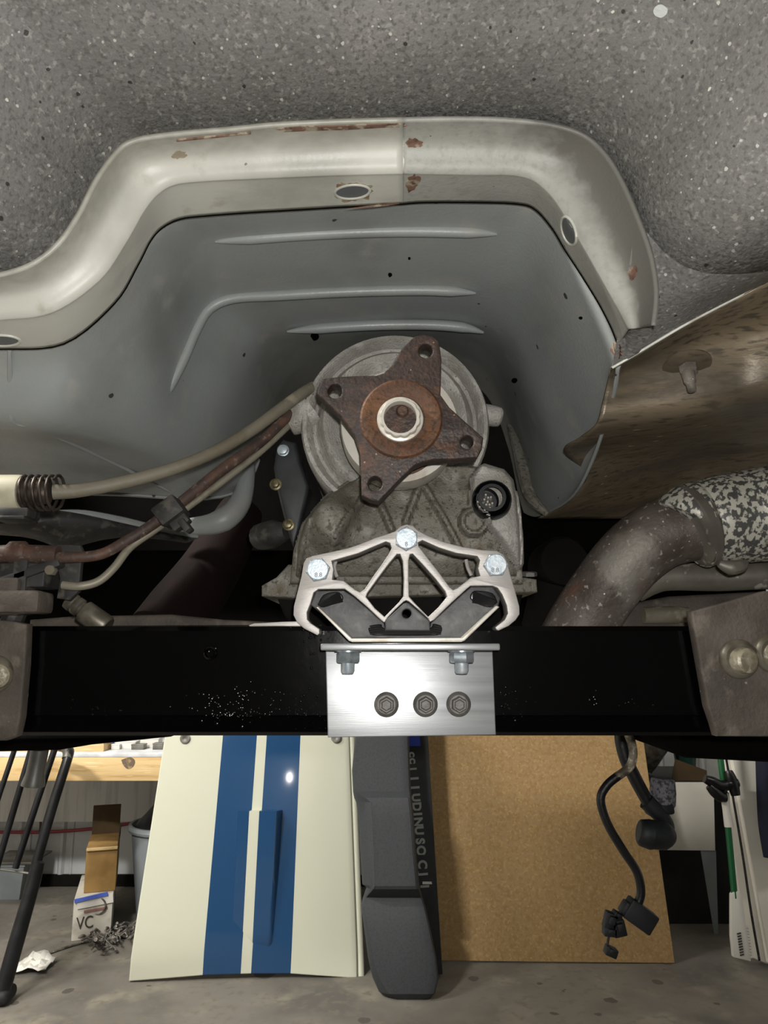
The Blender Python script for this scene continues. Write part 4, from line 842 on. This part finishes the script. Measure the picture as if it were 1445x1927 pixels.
bbx = thing('brown_carton', 'brown open cardboard carton resting on the white carton beside trash bin', 'carton', co_+Rb@Vector((.02, .2, h_)))
bw, bh = .14, .20
link('carton_body', lb(MB(), (.02, .08+.14, h_+.001+bh/2), (bw, .28, bh)).me(bevel=.003), M['card'], bbx)
link('top_flap', lb(MB(), (.02, .074, h_+bh-.006), (bw, .012, .014)).me(bevel=.003), M['pine'], bbx)
link('raised_flap', lb(lb(MB(), (.02, .35, h_+bh+.07), (bw*.95, .006, .14)), (.02+bw/2, .22, h_+bh+.02), (.005, .26, .05)).me(), M['card_dark'], bbx)
# trash bin
cb0 = PZ(290, 1720, 0)
bn_ = thing('trash_bin', 'grey plastic trash bin with black liner behind left edge of hood', 'bin', (cb0.x, cb0.y+.12, 0))
bc = Vector((cb0.x+.05, cb0.y+.02, 0))
link('bin_body', MB().lathe(bc, [(0, 0), (.13, 0), (.14, .01), (.185, .40), (.2, .40), (.205, .412), (.2, .43), (.185, .43), (.175, .40), (.13, .03), (0, .03)], (0, 0, 1), 32).me(), M['bin'], bn_)
link('bin_liner', MB().lathe(bc, [(.187, .425), (.18, .44), (.15, .47), (.1, .53), (.05, .57), (0, .58)], (.05, 0, 1), 24).me(), M['bag'], bn_)
# scrap pile: rope-like swarf on the floor
random.seed(3); m = MB()
for i in range(60):
    c = PZ(random.gauss(205, 22), random.gauss(1770, 10), 0); c.z = random.uniform(.006, .035)
    pts = []; a = random.uniform(0, 6.28); L_ = random.uniform(.02, .06)
    for q in range(4): pts.append(c+Vector((math.cos(a)*L_*q/2, math.sin(a)*L_*q/2, max(-c.z+.005, random.uniform(-.01, .02))))); a += random.uniform(-.7, .7)
    m.tube(pts, random.uniform(.003, .007), 6, sub=2)
a_, b2 = PZ(92, 1794, .006), PZ(190, 1768, .006); m.tube([a_, (a_+b2)/2+Vector((0, .03, .0)), b2], .005, 6)
a_, b2 = PZ(190, 1775, .012), PZ(262, 1750, .012); m.tube([a_, (a_+b2)/2, b2], .008, 6)
o = tag(link('scrap_pile', m.me(), M['scrap']), 'tangled pile of grey scrap wire on floor before the white carton', 'scrap'); o['kind'] = 'stuff'
tag(link('tag_ring', MB().tube([PZ(180, 1767, .0)+Vector((.035*math.cos(t), .0, .14+.035*math.sin(t))) for t in [2*math.pi*k_/14 for k_ in range(15)]], .004, 6).tube([PZ(180, 1768, .005), PZ(180, 1768, .1)+Vector((0, 0, 0))], .008, 8, sub=1).me(), M['scrap']), 'upright wire eye standing in the scrap against white carton', 'hook')
# crumpled paper
random.seed(11); c = PZ(62, 1822, 0); rows = []
for i in range(8):
    rows.append([c+Vector(((i-3.5)*.02+random.uniform(-.004, .004), (j-3)*.022+random.uniform(-.006, .006), .012+abs(random.gauss(0, .012))*(1.6 if 1 < i < 6 else .6))) for j in range(7)])
o = tag(link('crumpled_paper', MB().grid(rows).me(), M['paper'], None, 15), 'crumpled white paper lying on the concrete beside black tube rack', 'paper'); s = o.modifiers.new('t', 'SOLIDIFY'); s.thickness = .002
c = PZ(22, 1692, 0)
gbx = thing('grey_tub', 'dirty grey tub on the floor behind the black tube rack', 'tub', c)
link('tub_body', MB().lathe(c+Vector((-.03, .06, 0)), [(0, 0), (.11, 0), (.14, .17), (.15, .17), (.15, .185), (.13, .185), (.1, .02), (0, .02)], (0, 0, 1), 4, phase=.785).me(bevel=.004), M['bin'], gbx)
link('tub_lid', MB().box(c+Vector((0, .06, .192)), (.24, .24, .012)).me(bevel=.003), M['worn_tube'], gbx)

# black tube rack
rk = thing('tube_rack', 'black steel tube rack standing on floor at left below crossmember', 'rack', PZ(10, 1885, 0))
kr = 3.1/F
def bar(pts, r, name='bar', mt_='black_tube'): return link(name, MB().tube([P(*p) for p in pts], [q*kr for q in r] if isinstance(r, list) else r*kr, 14).me(), M[mt_], rk)
bar([(45, 1360, 3.3), (27, 1412, 3.3), (0, 1492, 3.27), (-60, 1670, 3.22)], 5)
bar([(72, 1366, 3.3), (58, 1414, 3.3), (0, 1612, 3.24), (-30, 1715, 3.2)], 6)
bar([(108, 1390, 3.3), (102, 1412, 3.3), (66, 1520, 3.26), (29, 1634, 3.22)], 6)
bar([(100, 1404, 3.42), (118, 1404, 3.38), (128, 1412, 3.34), (128, 1425, 3.30), (98, 1520, 3.25), (67, 1630, 3.2), (40, 1730, 3.15)], 9)
link('bent_end', MB().tube([P(112, 1404, 3.38), P(124, 1408, 3.335), P(128, 1418, 3.31), P(126, 1428, 3.295)], 9.6*kr, 14).me(), M['worn_tube'], rk)
bar([(74, 1622, 3.14), (62, 1665, 3.13), (30, 1775, 3.08), (4, 1868, 3.04)], [9, 12, 13, 13], 'foot_bar')
link('foot_pad', MB().box(PZ(-2, 1878, .03)+Vector((-.02, .03, 0)), (.11, .10, .05)).me(bevel=.02, seg=3), M['dark_table'], rk)
link('cross_rail', MB().tube([P(-60, 1628, 3.24), P(0, 1636, 3.235), P(58, 1644, 3.225)], 2*kr, 8).me(), M['worn_tube'], rk)
kl = .9/F
link('post', MB().lathe(P(82, 1375, .9), [(15*kl, 0), (15.5*kl, 50*kl), (16*kl, 74*kl), (18.5*kl, 86*kl), (20*kl, 92*kl), (20*kl, 96*kl), (0, 96*kl)], (-.12, 0, -1), 22).me(), M['worn_tube'], lift, label='grey post with flared foot')

# ================================================================ RIGHT SIDE
wp = thing('foam_sheet', 'tall white sheet leaning at the right edge of photo', 'panel', PL(1450, 1815, 3.3, .12))
slab('panel_sheet', [(1448, 1815), (1800, 1840), (1800, 1200), (1336, 1200)], 3.32, .12, .03, M['white_panel'], wp, .004)
slab('panel_edge', [(1408, 1800), (1446, 1815), (1334, 1200), (1322, 1200)], 3.36, .12, .02, M['white_panel'], wp, .003)
gm = [[PL(x, y, 3.2, .12)+Vector((0, -.02*math.sin(k), 0)) for k, x in enumerate((l, l+6, l+20, l+60, l+200))] for l, y in ((1442, 1612), (1438, 1590), (1432, 1550), (1429, 1500), (1427, 1440), (1426, 1395), (1425, 1330))]
o = tag(link('navy_garment', MB().grid(loft(gm, 3, 3)).me(), M['navy']), 'dark navy cloth hanging at the right photo edge over white panel', 'cloth'); s = o.modifiers.new('t', 'SOLIDIFY'); s.thickness = .02
bm_ = thing('scrub_brush', 'green handled brush with white grip and white head leaning before white panel', 'brush', PZ(1393, 1808, 0))
kb = 3.2/F
def q3(px_, py_): return PL(px_, py_, 3.18, .10)
link('handle', MB().tube([q3(1347, 1300), q3(1353, 1400), q3(1363, 1490), q3(1374, 1600), q3(1382, 1690)], 5.5*kb, 14).me(), M['green'], bm_)
link('grip', MB().tube([q3(1363, 1493), q3(1364, 1498), q3(1367, 1525), q3(1371, 1550), q3(1372, 1556)], [8*kb, 7.5*kb, 6.8*kb, 8*kb, 8*kb], 16).me(), M['white_plastic'], bm_)
nb = Vector((0, -1, .1)).normalized()
qd = [(1374, 1682), (1378, 1676), (1388, 1676), (1394, 1690), (1400, 1730), (1411, 1808), (1378, 1800), (1374, 1760)]
pf = [q3(*z)+nb*.012 for z in qd]; pk = [p-nb*.024 for p in pf]; n = len(qd)
link('brush_head', MB().add(pf+pk, [tuple(range(n)), tuple(range(2*n-1, n-1, -1))]+[(i, n+i, n+(i+1) % n, (i+1) % n) for i in range(n)]).me(bevel=.003), M['white_plastic'], bm_)
m = MB()
for i in range(11):
    y = 1745+i*5.6; x = 1402+(y-1745)*.13; m.tube([q3(x-2, y), q3(x+6, y+1)], 1.8*kb, 6, sub=1)
link('bristle', m.me(), M['white_plastic'], bm_).__setitem__('kind', 'stuff')
m = MB()
for i in range(9): m.tube([q3(1384+(i*.7), 1756+i*5)+nb*.013, q3(1391+(i*.7), 1754+i*5)+nb*.013], 1.2*kb, 6, sub=1)
link('slot', m.me(), M['grimy_plastic'], bm_).__setitem__('kind', 'stuff')
m = MB()
for a in ([(1322, 1465), (1335, 1470), (1352, 1478), (1375, 1474)], [(1330, 1478), (1340, 1488), (1352, 1498), (1362, 1500)], [(1366, 1450), (1370, 1462), (1376, 1480), (1380, 1496)], [(1350, 1482), (1368, 1476), (1384, 1472)]):
    m.tube([q3(*z)+nb*.02 for z in a], [7*kb]+[10*kb]*(len(a)-2)+[8*kb], 12)
tag(link('black_glove', m.me(), M['bag']), 'black glove gripping round the green brush handle', 'glove')
tag(link('thin_rod', MB().tube([q3(1358, 1300)-nb*.03, q3(1368, 1400)-nb*.03, q3(1385, 1500)-nb*.03, q3(1402, 1600)-nb*.03, q3(1420, 1720)-nb*.03, q3(1436, 1812)-nb*.03], 2.2*kb, 8).me(), M['grimy_plastic']), 'thin grey rod leaning on the white panel beside green brush', 'rod')
# table with white carton in the corner
tbl = thing('side_table', 'dark side table in shadow with a grey leg right of tan board', 'table', PZ(1300, 1740, 0))
Yt = 3.75
cxl, cxr = P(1180, 1500, Yt).x, P(1352, 1500, Yt).x; ztb = P(1300, 1472, Yt).z
link('table_top', MB().box(((cxl+cxr)/2, Yt+.25, ztb-.015), (cxr-cxl, .5, .03)).me(bevel=.003), M['dark_table'], tbl)
link('table_shade_sheet', MB().box(((cxl+cxr)/2+.03, Yt+.12, ztb/2-.016), (cxr-cxl+.14, .02, ztb-.034)).me(), M['dark_table'], tbl)  # dark sheet added as the shade under the table
link('table_leg', MB().add([P(1318, 1600, Yt-.02), P(1347, 1600, Yt-.02), P(1352, 1770, Yt-.02), P(1346, 1772, Yt-.02)]+[P(1318, 1600, Yt+.02), P(1347, 1600, Yt+.02), P(1352, 1770, Yt+.02), P(1346, 1772, Yt+.02)], [(0, 1, 2, 3), (7, 6, 5, 4), (0, 4, 5, 1), (1, 5, 6, 2), (2, 6, 7, 3), (3, 7, 4, 0)]).me(), M['bin'], tbl)
link('table_front', plate_mesh([(1236, 1473), (1343, 1473), (1346, 1601), (1238, 1600)], [], Yt-.03, .02, .002), M['white_panel'], tbl)
sk_ = MB().lathe((P(1322, 1460, Yt).x, Yt+.2, ztb), [(0, 0), (.045, 0), (.055, .1), (.045, .2), (.03, .24), (.028, .29), (0, .29)], (0, 0, 1), 18)
tag(link('green_bottle', sk_.me(), M['green_bottle']), 'dark green bottle among the clutter on the side table', 'bottle')
rows = []; random.seed(5)
for i in range(9): rows.append([Vector((P(1245, 1450, Yt).x+.12*math.cos(6.283*j/12)*(math.sin(math.pi*(i+.6)/10)), Yt+.22+.13*math.sin(6.283*j/12)*math.sin(math.pi*(i+.6)/10), ztb+.004+.3*i/8+random.uniform(0, .012))) for j in range(13)])
for r_ in rows: r_[-1] = r_[0]
tag(link('crumpled_bag', MB().grid(rows).me(), M['clear_bag'], None, 20), 'crumpled dusty film bag on the side table behind the plug', 'bag')
tag(link('card_sheet', MB().add([P(1270, 1428, Yt+.05), P(1330, 1450, Yt+.04), P(1330, 1472, Yt+.04), P(1262, 1472, Yt+.05)]+[P(1270, 1428, Yt+.06), P(1330, 1450, Yt+.05), P(1330, 1472, Yt+.05), P(1262, 1472, Yt+.06)], [(0, 1, 2, 3), (7, 6, 5, 4), (0, 4, 5, 1), (1, 5, 6, 2), (2, 6, 7, 3), (3, 7, 4, 0)]).me(), M['card_dark']), 'torn brown card propped before the green bottle on side table', 'card')
